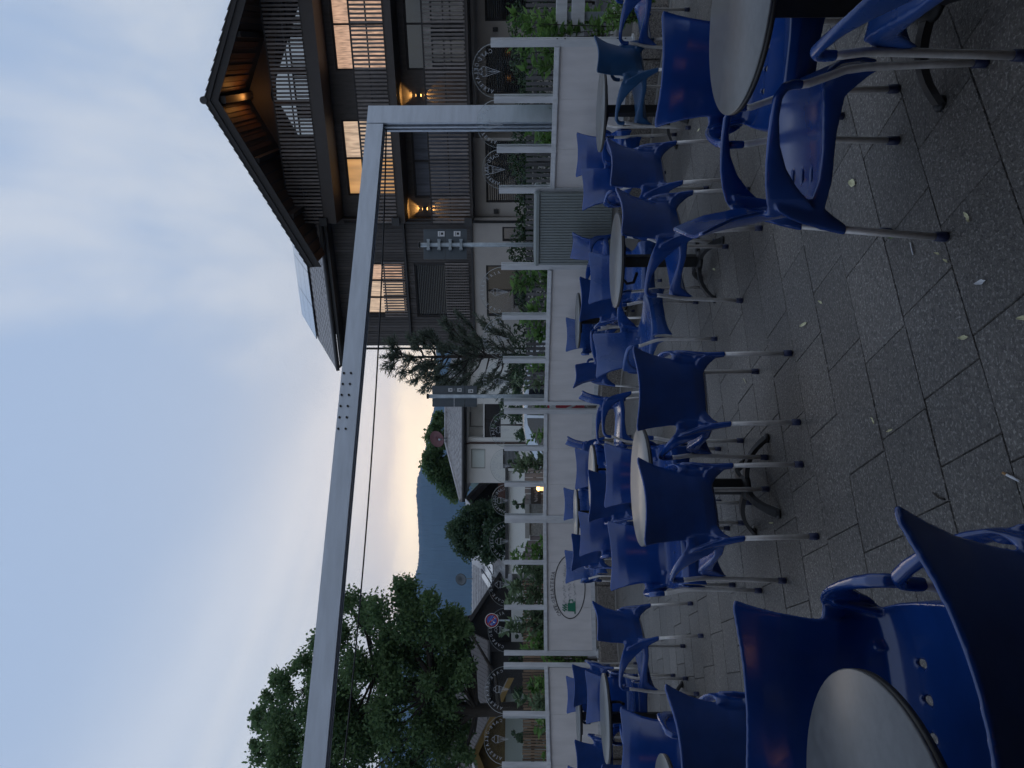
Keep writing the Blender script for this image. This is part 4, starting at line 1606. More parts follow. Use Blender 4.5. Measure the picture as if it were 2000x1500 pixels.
# ------------------------------------------------------------------ silver car behind the windbreak
car = thing('parked_car', 'silver car parked beyond the windbreak, only its roof showing', 'car', (-.80, 15.4, 0), 0)
prof = [(-2.1, .35), (-2.08, .62), (-1.95, .78), (-1.1, .93), (-.45, 1.33), (-.1, 1.40), (.8, 1.40), (1.5, 1.27), (2.0, .98), (2.08, .6), (2.05, .35)]
bm_ = MB()
ys = [(-.86, .90), (-.80, .985), (-.6, 1.0), (0, 1.01), (.6, 1.0), (.8, .985), (.86, .9)]
vs, fs = [], []
for y, s_ in ys:
    for x, z in prof:
        zz_ = z if z < .95 else .95 + (z - .95) * (1 if abs(y) < .5 else (.97 if abs(y) < .7 else .93))
        yy = y * (1 if z < .95 else 1 - (z - .95) * .35)
        vs.append((x * (1 if abs(y) < .7 else .99), yy, zz_))
n = len(prof)
for j in range(len(ys) - 1):
    for i in range(n - 1):
        fs.append((j * n + i, j * n + i + 1, (j + 1) * n + i + 1, (j + 1) * n + i))
    fs.append((j * n + n - 1, j * n, (j + 1) * n, (j + 1) * n + n - 1))
fs.append(tuple(range(n - 1, -1, -1)))
fs.append(tuple((len(ys) - 1) * n + i for i in range(n)))
bm_.add(vs, fs, True)
bm_.build('body', mat('silver_car_paint', (.50, .53, .57), .22, .5, coat=.8), car)
b = MB()
b.slab([(-1.04, .60, .985), (-1.04, -.60, .985), (-.47, -.52, 1.335), (-.47, .52, 1.335)], .01)
b.build('windscreen', M_DGLASS, car)
b = MB()
for q in ([(-.85, .97), (-.36, 1.27), (.10, 1.31), (.10, .97)], [(.16, .97), (.16, 1.31), (.75, 1.31), (1.35, 1.17), (1.6, .97)]):
    b.add([(x, -.845 + (z - .95) * .30, z) for x, z in q] + [(x, -.83 + (z - .95) * .30, z) for x, z in q], [tuple(range(len(q))), tuple(range(2 * len(q) - 1, len(q) - 1, -1))])
b.build('side_window', M_DGLASS, car)
for x in (-1.3, 1.3):
    for y in (-.80, .80):
        w_ = MB()
        w_.tube([(x, y - .1, .31), (x, y + .1, .31)], .31, 20)
        wo2 = w_.build('wheel', M_BLACK, car)
        w_ = MB()
        w_.tube([(x, y - .108, .31), (x, y + .108, .31)], .19, 14)
        w_.build('rim', M_ALU, wo2)
for y in (-.62, .62):
    b = MB()
    b.box(-2.09, -2.0, y - .15, y + .15, .62, .74)
    b.build('headlight', M_STICK, car)

# ------------------------------------------------------------------ houses beyond
def gable_house(name, lab, X, Y, rz, w_, dpt, ze, zr_, wm, rm, axis, ov=.5, gable_m=None):
    """axis 'x': ridge runs along local x (roof slope faces us); 'y': gable faces us"""
    t = thing(name, lab, 'house', (X, Y, 0), rz)
    b = MB()
    b.box(-w_ / 2, w_ / 2, 0, dpt, 0, ze)
    wall = b.build('wall', wm, t)
    if axis == 'y':
        b = MB()
        b.prism([(-w_ / 2, ze), (w_ / 2, ze), (0, zr_)], -.02, dpt)
        b.build('gable', gable_m or wm, t)
        k = (zr_ - ze) / (w_ / 2)
        b = MB()
        e = w_ / 2 + ov
        b.slab([(-e, -ov, zr_ - k * e + .15), (0, -ov, zr_ + .15), (0, dpt + ov, zr_ + .15), (-e, dpt + ov, zr_ - k * e + .15)], .12)
        b.slab([(0, -ov, zr_ + .15), (e, -ov, zr_ - k * e + .15), (e, dpt + ov, zr_ - k * e + .15), (0, dpt + ov, zr_ + .15)], .12)
        roof_ = b.build('roof', rm, t)
        b = MB()
        b.prism([(-e, zr_ - k * e - .12), (0, zr_ - .12), (e, zr_ - k * e - .12), (e, zr_ - k * e + .10), (0, zr_ + .10), (-e, zr_ - k * e + .10)], -ov - .05, -ov - .005)
        b.build('verge_board', M_WOODD, roof_)
    else:
        k = (zr_ - ze) / (dpt / 2)
        b = MB()
        b.add([(-w_ / 2, 0, ze), (-w_ / 2, dpt, ze), (-w_ / 2, dpt / 2, zr_), (w_ / 2, 0, ze), (w_ / 2, dpt, ze), (w_ / 2, dpt / 2, zr_)], [(0, 2, 1), (3, 4, 5), (0, 1, 4, 3)])
        b.build('gable', gable_m or wm, t)
        b = MB()
        b.slab([(-w_ / 2 - ov, -ov, ze - k * ov + .1), (w_ / 2 + ov, -ov, ze - k * ov + .1), (w_ / 2 + ov, dpt / 2, zr_ + .1), (-w_ / 2 - ov, dpt / 2, zr_ + .1)], .12)
        b.slab([(w_ / 2 + ov, dpt + ov, ze - k * ov + .1), (-w_ / 2 - ov, dpt + ov, ze - k * ov + .1), (-w_ / 2 - ov, dpt / 2, zr_ + .1), (w_ / 2 + ov, dpt / 2, zr_ + .1)], .12)
        roof_ = b.build('roof', rm, t)
        b = MB()
        b.tube([(-w_ / 2 - ov, -ov - .06, ze - k * ov), (w_ / 2 + ov, -ov - .06, ze - k * ov)], .07, 8)
        b.build('gutter', M_TILED, roof_)
    return t, roof_, wall

def tile_rows(roof_, pts, rows, cols, m, amp=.03, hip=None):
    """wavy rows of tiles over a sloped quad (lower-a, lower-b, upper-b, upper-a), joined as one part"""
    a, b_, c, d_ = [Vector(p) for p in pts]
    nn = (b_ - a).cross(d_ - a).normalized()
    mb = MB()
    sub = 4
    for r_ in range(rows):
        f0, f1 = r_ / rows, (r_ + 1.06) / rows
        l0, r0 = a.lerp(d_, f0), b_.lerp(c, f0)
        l1, r1 = a.lerp(d_, f1), b_.lerp(c, f1)
        vs, fs = [], []
        nc = cols * sub
        for i in range(nc + 1):
            hgt = amp * abs(math.sin(math.pi * i / sub))
            vs += [l0.lerp(r0, i / nc) + nn * (hgt + .05), l1.lerp(r1, i / nc) + nn * (hgt + .012), l0.lerp(r0, i / nc) + nn * .002]
        for i in range(nc):
            k = i * 3
            fs += [(k, k + 3, k + 4, k + 1), (k + 2, k + 5, k + 3, k)]
        mb.add(vs, fs, True)
    return mb.build('roof_tiles', m, roof_, kind='stuff')

# white house with a hipped tile roof
wt = thing('white_house', 'white house with grey tiled hip roof, red dish and recessed balcony', 'house', (-2.2, 32.0, 0), 0)
b = MB()
wall_with_holes(b, -2.25, 4.2, 0, 4.05, 0, .3, [(-.2, 1.30, 3.14, 3.83), (-.2, 1.30, 2.35, 3.08), (-1.60, -.72, 3.05, 3.68), (-1.60, -.72, 1.55, 2.25)])
b.box(-2.25, -1.95, .3, 7, 0, 4.05)
b.box(-.3, 1.4, 1.3, 1.4, 2.3, 3.95)
b.box(-.3, 1.4, .3, 1.3, 3.07, 3.13)
b.box(-.3, 1.4, .3, 1.3, 3.84, 3.94)
b.box(-.3, -.21, .3, 1.3, 3.13, 3.84)
b.box(1.31, 1.4, .3, 1.3, 3.13, 3.84)
b.build('wall', M_WHITEW, wt)
b = MB()
b.box(-.36, 1.42, -.07, -.003, 3.84, 3.98)
b.box(-.36, -.215, -.07, -.003, .2, 3.835)
b.build('loggia_frame', M_WHITEW, wt)
b = MB()
b.box(.20, .24, 1.22, 1.29, 3.13, 3.84)
b.box(.24, .9, 1.24, 1.29, 3.78, 3.84)
b.build('loggia_door_frame', M_CONC, wt)
window(wt, -.2, 1.30, 2.35, 3.08, .12, M_DGLASS, 1, .05)
wobj = window(wt, -1.60, -.72, 3.05, 3.68, .12, mat('pale_roller_blind', (.70, .76, .75), .6), 0, .03, M_CONC)
blind(wt, -1.60, -.72, 1.55, 2.25, .12, .06, mat('grey_blind', (.30, .31, .33), .5))
b = MB()
b.tube([(-.48, -.40, 3.95), (-.45, -.06, 3.72), (-.45, -.06, .3)], .04, 8)
b.build('downpipe', mat('copper_brown', (.10, .045, .03), .5), wt)
EV = 4.02
b = MB()
q0, q1, q2, q3 = (-2.95, -.55, EV), (4.8, -.55, EV), (2.6, 3.6, 5.12), (-.72, 3.6, 5.12)
b.slab([q0, q1, q2, q3], .1)
b.add([(-2.95, -.55, EV), (-.72, 3.6, 5.12), (-2.95, 7.6, EV), (4.8, -.55, EV), (2.6, 3.6, 5.12), (4.8, 7.6, EV)], [(0, 1, 2), (3, 5, 4), (1, 4, 5, 2)])
hr = b.build('roof', M_TILE, wt)
tile_rows(hr, [q0, q1, q2, q3], 10, 22, M_TILE, .05)
b = MB()
b.tube([(-3.0, -.62, EV - .04), (4.85, -.62, EV - .04)], .075, 8)
b.box(-2.9, 4.75, -.5, 0, EV - .14, EV - .11)
b.build('gutter', M_TILED, hr)
for (a_, c_) in ((q0, q3), (q3, q2)):
    b = MB()
    b.tube([(a_[0], a_[1], a_[2] + .06), (c_[0], c_[1], c_[2] + .06)], .10, 8)
    b.build('ridge_tile', M_TILE, hr)
dish = MB()
dish.lathe([(.0, .0), (.2, .02), (.38, .075), (.42, .10), (.37, .06), (0, -.015)], 24)
Rm = Matrix.Translation((-.50, 3.2, 5.55)) @ Matrix.Rotation(R(62), 4, 'X') @ Matrix.Rotation(R(-12), 4, 'Y')
dish.v = [tuple(Rm @ Vector(p)) for p in dish.v]
do = thing('satellite_dish', 'dark red satellite dish on a short mast on the white house roof', 'satellite dish', (-2.2, 32.0, 0))
dish.build('dish', mat('oxide_red_dish', (.10, .03, .035), .5), do)
b = MB()
b.tube([(-.50, 3.3, 4.9), (-.50, 3.3, 5.6)], .03, 8)
b.tube([(-.50, 3.2, 5.25), (-.50, 2.65, 5.35)], .018, 6)
b.tube([(-.50, 2.65, 5.35), (-.50, 2.55, 5.42)], .05, 8)
b.build('mast', M_GALV, do)

# small alpine house in the middle distance
t, rf_, wa_ = gable_house('alpine_house', 'small white alpine house with dark roof, balcony and skylights', -7.6, 44.0, R(42), 5.6, 7, 2.6, 4.7, M_WHITEW, M_TILE, 'y', 1.0, M_WOODD)
b = MB()
b.box(-3.2, 3.2, -1.1, -.02, 2.0, 2.12)
b.box(-3.2, 3.2, -1.12, -1.06, 2.12, 2.85)
b.build('balcony', mat('red_brown_balcony', (.12, .05, .035), .7, var=.2, scale=4), t)
window(t, -1.6, -.5, .6, 1.7, -.05, M_DGLASS, 1, .06)
window(t, .6, 1.7, .6, 1.7, -.05, M_DGLASS, 1, .06)
for k in (0, 1, 2):
    b = MB()
    b.slab([(-3.4 + k * .2, 1 + k * 1.6, 3.15 + k * .12), (-2.4 + k * .2, 1 + k * 1.6, 3.77 + k * .12), (-2.4 + k * .2, 2.2 + k * 1.6, 3.77 + k * .12), (-3.4 + k * .2, 2.2 + k * 1.6, 3.15 + k * .12)], .06)
    b.build('skylight', M_SOLAR, rf_)
# long white farmhouse
t, rf_, wa_ = gable_house('farmhouse', 'long white farmhouse with two dark windows and a tiled roof', -12.8, 46.0, 0, 9.4, 7, 3.0, 4.7, M_WHITEW, M_TILE, 'x', .6)
for x in (-.75, .25, 2.2, -2.6):
    window(t, x, x + .62, 2.0, 2.75, -.05, M_DGLASS, 1, .06, M_WOODD)
b = MB()
b.box(-1.6, 1.8, -.9, -.02, 1.25, 1.36)
b.build('porch_roof', mat('brown_porch_roof', (.09, .05, .04), .7), t)
tile_rows(rf_, [(-5.3, -.6, 2.74), (5.3, -.6, 2.74), (5.3, 3.5, 4.82), (-5.3, 3.5, 4.82)], 11, 34, M_TILE, .04)
sd_ = thing('satellite_dish', 'small grey satellite dish above the farmhouse ridge', 'satellite dish', (-12.8, 46, 0))
b = MB()
b.lathe([(.0, 0), (.3, .05), (.42, .11), (.3, .03), (0, -.02)], 20)
Rm = Matrix.Translation((-.7, 3.2, 5.55)) @ Matrix.Rotation(R(70), 4, 'X')
b.v = [tuple(Rm @ Vector(p)) for p in b.v]
b.build('dish', M_SIGNB, sd_)
b = MB()
b.tube([(-.7, 3.3, 4.6), (-.7, 3.3, 5.6)], .03, 6)
b.build('mast', M_GALV, sd_)
# dark timber barn with white ground floor
t, rf_, wa_ = gable_house('timber_barn', 'dark brown timber barn with a white ground floor', -16.1, 44.0, R(15), 7.6, 9, 3.0, 5.55, M_WOODD, M_TILED, 'y', .7, M_WOODD)
b = MB()
b.box(-3.85, 3.85, -.09, -.003, 0, 2.05)
b.build('white_plinth_wall', M_WHITEW, t)
window(t, -.5, .1, 4.2, 4.8, -.05, M_DGLASS, 0, .06, M_CONC)
window(t, -.5, .1, 2.75, 3.45, -.05, mat('bluish_pane', (.12, .16, .19), .1), 0, .06, M_CONC)
window(t, -2.6, -1.5, .5, 1.6, -.12, M_DGLASS, 1, .06, M_CONC)
bd_ = MB()
x = -3.8
while x < 3.8:
    bd_.box(x, x + .17, -.045, -.022, 2.06, 3.0)
    x += .19
bd_.build('cladding_boards', M_WOODD, t, kind='stuff')
# grey-roofed house behind the oak
t, rf_, wa_ = gable_house('grey_roofed_house', 'low house with a ribbed grey roof behind the oak', -21.9, 41.0, R(6), 12.5, 8, 3.7, 6.0, M_WOODD, mat('ribbed_grey_roof', (.075, .066, .064), .75, var=.15, scale=4), 'x', .8)
rb = MB()
for i in range(60):
    x = -6.9 + i * .235
    rb.slab([(x, -.8, 3.34), (x + .09, -.8, 3.34), (x + .09, 4, 6.10), (x, 4, 6.10)], .02)
rb.v = [(p[0], p[1], p[2] + .03) for p in rb.v]
rb.build('roof_ribs', MATS['ribbed_grey_roof'], rf_, kind='stuff')
window(t, 2.0, 3.1, .9, 2.1, -.05, M_DGLASS, 1, .06, M_CONC)
# ochre gabled shed
t, rf_, wa_ = gable_house('ochre_house', 'pale house with an ochre boarded gable and yellow verge', -14.15, 27.0, R(40), 4.6, 6, 2.05, 3.15, mat('pale_green_render', (.42, .47, .45), .9), M_TILE, 'y', .45, mat('ochre_boards', (.16, .115, .045), .7, var=.2, scale=6))
for o in rf_.children:
    o.data.materials.clear()
    o.data.materials.append(mat('yellow_verge', (.38, .25, .09), .6))
window(t, -.65, -.25, 1.35, 1.75, -.05, M_DGLASS, 0, .04)
rb = MB()
for i in range(18):
    y = -.4 + i * .38
    rb.slab([(-2.72, y, 2.0), (-2.72, y + .3, 2.0), (0, y + .3, 3.33), (0, y, 3.33)][::-1], .03)
rb.v = [(p[0], p[1], p[2] + .04) for p in rb.v]
rb.build('roof_tiles', M_TILE, rf_, kind='stuff')

# ------------------------------------------------------------------ trees
def crown_tree(name, lab, X, Y, trunk, clusters, nleaf, L, m, cat='tree', rz=0.0, sig=.45, limbs=True):
    """trunk: list of (x,y,z,r); clusters: list of (x,y,z,r) leaf clumps"""
    t = thing(name, lab, cat, (X, Y, 0), rz)
    b = MB()
    b.tube([q[:3] for q in trunk], [q[3] for q in trunk], 12)
    b.build('trunk', M_BARK, t)
    if limbs:
        lb = MB()
        for c in clusters[::3]:
            cands = [q for q in trunk if 2.7 < q[2] < c[2] - .2] or [q for q in trunk if q[2] > 1.9][:1]
            q = min(cands, key=lambda q: (q[0] - c[0]) ** 2 + (q[1] - c[1]) ** 2 + (q[2] - c[2] + 1.0) ** 2)
            a = Vector(q[:3])
            e = Vector(c[:3])
            mid = a.lerp(e, .5) + Vector((random.uniform(-.2, .2), random.uniform(-.2, .2), -.12 * (e - a).length + .1))
            r0 = min(q[3] * .5, .035 + .018 * (e - a).length)
            lb.tube([a, a.lerp(mid, .55), mid, mid.lerp(e, .6), e], [r0, r0 * .8, r0 * .6, r0 * .4, r0 * .18], 6, False)
        lb.build('limb', M_BARK, t)
    C = np.array([c[:3] for c in clusters])
    r_ = np.array([c[3] for c in clusters])
    wgt = r_ ** 2
    idx = rng.choice(len(C), nleaf, p=wgt / wgt.sum())
    dirs = unit(nleaf)
    rad = rng.uniform(0, 1, nleaf) ** .55 * rng.uniform(.6, 1.15, nleaf)
    P = C[idx] + dirs * (rad * r_[idx])[:, None] * np.array([1.0, 1.0, .78])
    D = dirs * .6 + unit(nleaf) * .8 + np.array([0, 0, -.15])
    Ls = L * rng.uniform(.6, 1.2, nleaf)
    link('crown', leaf_mesh('crown', P, D, unit(nleaf), Ls, Ls * .62, m), None, t)
    return t

# big oak
cl = []
ro = random.Random(11)
outline = [  # (px, py) points inside the crown silhouette with clump radius in photo px; built at 25 m
    (520, 1400, 30), (548, 1345, 30), (560, 1440, 42), (600, 1300, 30), (590, 1390, 45), (625, 1265, 28), (640, 1340, 40), (625, 1450, 42),
    (680, 1175, 26), (668, 1230, 34), (700, 1290, 38), (690, 1380, 40), (700, 1465, 40), (730, 1195, 32), (745, 1250, 36), (750, 1330, 34), (760, 1430, 40),
    (790, 1160, 24), (790, 1215, 36), (812, 1275, 36), (805, 1350, 30), (815, 1450, 38), (835, 1180, 26), (850, 1235, 30), (865, 1295, 32), (860, 1360, 28), (868, 1450, 34),
    (882, 1200, 22), (893, 1225, 20), (900, 1265, 24), (903, 1310, 24), (890, 1340, 26), (885, 1240, 26), (895, 1420, 26), (905, 1465, 24), (520, 1470, 34), (555, 1510, 42), (620, 1530, 48), (690, 1540, 48), (770, 1535, 48), (850, 1530, 44),
    (740, 1400, 38), (822, 1400, 32), (850, 1425, 28), (758, 1296, 30), (722, 1436, 38), (660, 1420, 38), (838, 1325, 30), (640, 1400, 36), (655, 1155, 14), (772, 1142, 12), (500, 1405, 14), (498, 1455, 14), (575, 1300, 16), (540, 1330, 16), (915, 1235, 10), (520, 1362, 16), (800, 1140, 10)]
TX, TY = -11.47, 25.0
for px, py, r in outline:
    for k in range(3):
        dd = ro.uniform(-1.9, 1.9)
        D_ = TY + dd
        q = ro.uniform(-.55, .55)
        cl.append(((750 - (py + r * q)) / 1390 * D_ - TX, dd, CAMZ + (1018 - (px + r * ro.uniform(-.55, .55))) / 1390 * D_, r / 1390 * TY * ro.uniform(.85, 1.45)))
trk = [(0, 0, 0, .42), (.02, 0, 1.2, .30), (.03, 0, 2.2, .235), (.0, 0, 3.0, .225), (.12, .05, 3.8, .21), (.5, .1, 4.6, .19), (.9, .1, 5.6, .15), (1.2, .1, 6.6, .11), (1.1, 0, 7.8, .07), (.7, 0, 9.0, .04)]
oak = crown_tree('oak_tree', 'big spreading oak with a thick dark trunk and open crown', TX, TY, trk, cl, 84000, .155, L_OAK)
lb = MB()
for pts in ([(0, 0, 3.0), (-.5, .1, 3.6), (-1.2, .2, 4.4), (-2.0, .2, 5.4), (-2.6, .3, 6.8)], [(.12, .05, 3.7), (.9, -.2, 4.3), (1.9, -.3, 5.0), (2.9, -.2, 5.6)], [(.5, .1, 4.6), (.1, .4, 5.8), (-.5, .4, 7.0), (-1.0, .4, 8.4)], [(0, 0, 2.9), (.9, .4, 3.4), (1.9, .5, 3.7), (2.8, .4, 4.0)]):
    lb.tube(pts, [.13, .11, .085, .06, .03][:len(pts)], 8, False)
lb.build('main_limb', M_BARK, oak)

def blob_clusters(n, rx, ry, zc, rzv, r0, r1, seed, taper=0.0):
    rr = random.Random(seed)
    out = []
    for _ in range(n):
        while True:
            x, y, z = rr.uniform(-1, 1), rr.uniform(-1, 1), rr.uniform(-1, 1)
            if .35 < x * x + y * y + z * z < 1:
                break
        k = 1 - taper * max(0, z)
        out.append((x * rx * k, y * ry * k, zc + z * rzv, rr.uniform(r0, r1)))
    return out
d = 33.0
crown_tree('linden_tree', 'compact round dark green tree before the blue hillside', (750 - 1040) / 1390 * d, d, [(0, 0, 0, .2), (0, 0, 2, .15), (0, 0, 3.4, .08)],
           blob_clusters(90, 1.42, 1.3, 3.05, 1.78, .36, .60, 4, .40), 26000, .15, L_DARK, limbs=False)
d = 42.0
crown_tree('ash_tree', 'loose green tree behind the white house roof', (750 - 900) / 1390 * d, d, [(0, 0, 0, .2), (0, 0, 3, .15), (.1, 0, 5.5, .08)],
           [((750 - py) / 1390 * d - (750 - 900) / 1390 * d, random.uniform(-1, 1), CAMZ + (1018 - px) / 1390 * d, 1.35 * r / 1390 * d) for px, py, r in
            ((838, 905, 15), (850, 880, 16), (852, 920, 17), (868, 940, 16), (880, 950, 16), (888, 962, 14), (842, 850, 12), (850, 835, 12), (856, 815, 10), (862, 860, 16), (875, 910, 18), (895, 955, 14), (848, 895, 16), (835, 890, 9), (903, 962, 9), (868, 825, 9))
            for _ in range(4)], 22000, .22, L_OAK, limbs=False)
# shrubs and small trees round the low houses
for (py, px, d, r, lab) in ((830, 975, 24, 26, 'dark evergreen shrub at the wall of the white house'), (790, 985, 22, 24, 'dark conifer hedge behind the narrow road sign'), (1145, 1000, 27, 14, 'dark shrub by the farmhouse'),
                            (1235, 1008, 26, 13, 'round shrub under the timber barn'), (1345, 1000, 24, 15, 'dark shrub by the foot of the oak'), (1440, 1003, 24, 14, 'loose shrub in front of the ochre house'),
                            (1290, 1004, 27, 12, 'low shrub beside the timber barn wall'), (985, 1008, 17, 11, 'creeper over the striped stall'), (1085, 985, 36, 12, 'green bush between the linden and the farmhouse'),
                            (725, 985, 20, 26, 'dark shrub behind the end of the slat fence'), (755, 1005, 20, 20, 'dark shrub beside the pine trunk'), (905, 1000, 26, 10, 'clipped shrub below the white house window')):
    X = (750 - py) / 1390 * d
    rm_ = r / 1390 * d
    zt = CAMZ + (1018 - px) / 1390 * d
    zc = max(.5, zt)
    crown_tree('garden_shrub', lab, X, d, [(0, 0, 0, .05), (0, 0, zc * .5, .04), (0, 0, zc, .02)], blob_clusters(26, rm_ * 1.1, rm_ * .8, zc * .62, zc * .5, rm_ * .3, rm_ * .55, py), 2600, .09, L_DARK, 'shrub', limbs=False)

# pine with upswept needle tufts
def pine(lab, X, Y, H, tiers, seed):
    rr = random.Random(seed)
    t = thing('pine_tree', lab, 'tree', (X, Y, 0))
    b = MB()
    b.tube([(0, 0, 0), (.02, 0, H * .4), (0, .02, H * .75), (0, 0, H)], [.075, .055, .03, .008], 8)
    b.build('trunk', M_BARK, t)
    lb = MB()
    P, D, Ls = [], [], []
    def tuft(a, e, n, l):
        d_ = (e - a)
        if d_.length < 1e-4:
            return
        dn = d_.normalized()
        for _ in range(n):
            f = rr.uniform(.25, 1.05)
            p = a + d_ * f
            v = dn * rr.uniform(.5, 1.0) + Vector((rr.gauss(0, 1), rr.gauss(0, 1), rr.gauss(0, 1))) * .42
            v.normalize()
            P.append(p + v * l * .5)
            D.append(v)
            Ls.append(l * rr.uniform(.7, 1.15))
    for z, ln_, nb in tiers:
        a0 = rr.uniform(0, 6.28)
        for k in range(nb):
            a = a0 + k * 6.283 / nb + rr.uniform(-.4, .4)
            L = ln_ * rr.uniform(.65, 1.1)
            o = Vector((0, 0, z + rr.uniform(-.12, .12)))
            pts = [o, o + Vector((math.cos(a) * L * .4, math.sin(a) * L * .4, L * .10)), o + Vector((math.cos(a) * L * .8, math.sin(a) * L * .8, L * .34)), o + Vector((math.cos(a) * L, math.sin(a) * L, L * .62))]
            lb.tube(pts, [.02, .016, .011, .005], 5, False)
            tuft(pts[2], pts[3], 40, .12)
            for _ in range(int(8 * L) + 4):
                f = rr.uniform(.25, .95)
                s = min(2, int(f * 3))
                q = pts[s].lerp(pts[s + 1], f * 3 - s)
                e = q + Vector((math.cos(a + rr.uniform(-1, 1)), math.sin(a + rr.uniform(-1, 1)), rr.uniform(.3, 1.2))).normalized() * rr.uniform(.16, .34)
                lb.tube([q, e], [.007, .003], 4, False)
                tuft(q, e, 24, .12)
    tuft(Vector((0, 0, H * .9)), Vector((0, 0, H)), 60, .11)
    lb.build('branch', M_BARK, t)
    n = len(P)
    link('needles', leaf_mesh('needles', np.array(P), np.array(D), rng.normal(size=(n, 3)), np.array(Ls), .018, L_PINE), None, t)
    return t
d = 16.0
pine('tall sparse pine with upswept tufts against the bright sky', (750 - 697) / 1390 * d, d, 4.55,
     [(1.5, .95, 6), (1.85, 1.0, 7), (2.2, .95, 7), (2.5, .95, 7), (2.8, .85, 6), (3.1, .75, 6), (3.4, .6, 5), (3.7, .45, 5), (4.0, .32, 4), (4.25, .2, 4)], 3)
# ------------------------------------------------------------------ chair: one blue moulding on aluminium legs
def chair_meshes(material):
    prof = [(.262, .352, .232), (.270, .385, .232), (.262, .425, .230), (.235, .450, .230), (.19, .457, .230), (.10, .449, .232), (.0, .440, .232), (-.09, .433, .224), (-.15, .438, .212),
            (-.19, .460, .198), (-.212, .51, .190), (-.228, .58, .184), (-.243, .65, .188), (-.257, .72, .200), (-.271, .79, .217), (-.286, .846, .236)]
    nu = 16
    th = .0072
    grid = []
    for i, (y, z, hw) in enumerate(prof):
        row = []
        back = max(0, min(1, (z - .47) / .1)) if y < -.15 else 0
        top = min(1.0, max(0, (z - .72) / .12)) if y < -.2 else 0
        lip = max(0, (.45 - z) / .1) if y > .2 else 0
        for k in range(nu + 1):
            u = -1 + 2 * k / nu
            yy = y + back * (.042 * u * u) - top * .022 * abs(u) ** 3
            zz_ = z + (1 - back) * (.016 * u ** 4) * (1 - lip)
            zz_ -= top * (.030 * (1 - u * u) + .014 * abs(u) ** 12)
            zz_ -= lip * .035 * u ** 4
            if back == 0 and lip == 0:
                zz_ -= .010 * (1 - u * u) * (1 if -.14 < y < .2 else .3)
            row.append(Vector((u * hw, yy, zz_)))
        grid.append(row)
    nr = len(grid)
    nrm_ = [[None] * (nu + 1) for _ in range(nr)]
    for i in range(nr):
        for k in range(nu + 1):
            a = grid[min(i + 1, nr - 1)][k] - grid[max(i - 1, 0)][k]
            c = grid[i][min(k + 1, nu)] - grid[i][max(k - 1, 0)]
            nrm_[i][k] = a.cross(c).normalized()
    shell = MB()
    V1 = [grid[i][k] + nrm_[i][k] * th for i in range(nr) for k in range(nu + 1)]
    V2 = [grid[i][k] - nrm_[i][k] * th for i in range(nr) for k in range(nu + 1)]
    o = len(V1)
    w_ = nu + 1
    fs = []
    for i in range(nr - 1):
        for k in range(nu):
            a = i * w_ + k
            fs.append((a, a + 1, a + w_ + 1, a + w_))
            fs.append((o + a + w_, o + a + w_ + 1, o + a + 1, o + a))
    bd = [i for i in range(nu)] 
    for k in range(nu):
        fs.append((k + 1, k, o + k, o + k + 1))
        a = (nr - 1) * w_ + k
        fs.append((a, a + 1, o + a + 1, o + a))
    for i in range(nr - 1):
        a = i * w_
        fs.append((a, a + w_, o + a + w_, o + a))
        a = i * w_ + nu
        fs.append((a + w_, a, o + a, o + a + w_))
    shell.add(V1 + V2, fs)
    me = shell.mesh('shell')
    bm = bmesh.new()
    bm.from_mesh(me)
    bmesh.ops.recalc_face_normals(bm, faces=bm.faces)
    bm.to_mesh(me)
    bm.free()
    # drain slots cut through the rear of the seat
    so_ = bpy.data.objects.new('shell', me)
    COL.objects.link(so_)
    ct = MB()
    for x in (-.085, 0, .085):
        poly = [(x + .010 * math.cos(a * math.tau / 10), -.075 + .026 * math.sin(a * math.tau / 10)) for a in range(10)]
        n = 10
        ct.add([(px_, py_, .36) for px_, py_ in poly] + [(px_, py_, .52) for px_, py_ in poly],
               [tuple(range(n - 1, -1, -1)), tuple(range(n, 2 * n))] + [(i, (i + 1) % n, n + (i + 1) % n, n + i) for i in range(n)])
    co = ct.build('cutter', None)
    bo = so_.modifiers.new('slots', 'BOOLEAN')
    bo.operation = 'DIFFERENCE'
    bo.object = co
    bo.solver = 'EXACT'
    bpy.context.view_layer.update()
    cut = bpy.data.meshes.new_from_object(so_.evaluated_get(bpy.context.evaluated_depsgraph_get()))
    bpy.data.objects.remove(so_)
    bpy.data.objects.remove(co)
    allm = MB()
    allm.add([v.co for v in cut.vertices], [tuple(p.vertices) for p in cut.polygons])

    def sweep(secs):
        """secs: (centre, half-width vector, half-height vector) -> closed superellipse tube"""
        n = 14
        vs, fs = [], []
        for c, a, b in secs:
            c, a, b = Vector(c), Vector(a), Vector(b)
            for k in range(n):
                t = math.tau * k / n
                ct_, st_ = math.cos(t), math.sin(t)
                e = .75
                vs.append(c + a * (abs(ct_) ** e) * (1 if ct_ > 0 else -1) + b * (abs(st_) ** e) * (1 if st_ > 0 else -1))
        for i in range(len(secs) - 1):
            for k in range(n):
                fs.append((i * n + k, i * n + (k + 1) % n, (i + 1) * n + (k + 1) % n, (i + 1) * n + k))
        fs.append(tuple(range(n - 1, -1, -1)))
        fs.append(tuple((len(secs) - 1) * n + k for k in range(n)))
        b_ = MB()
        b_.add(vs, fs)
        mm = b_.mesh('s')
        bm = bmesh.new()
        bm.from_mesh(mm)
        bmesh.ops.recalc_face_normals(bm, faces=bm.faces)
        bm.to_mesh(mm)
        bm.free()
        allm.add([v.co for v in mm.vertices], [tuple(p.vertices) for p in mm.polygons])
        bpy.data.meshes.remove(mm)
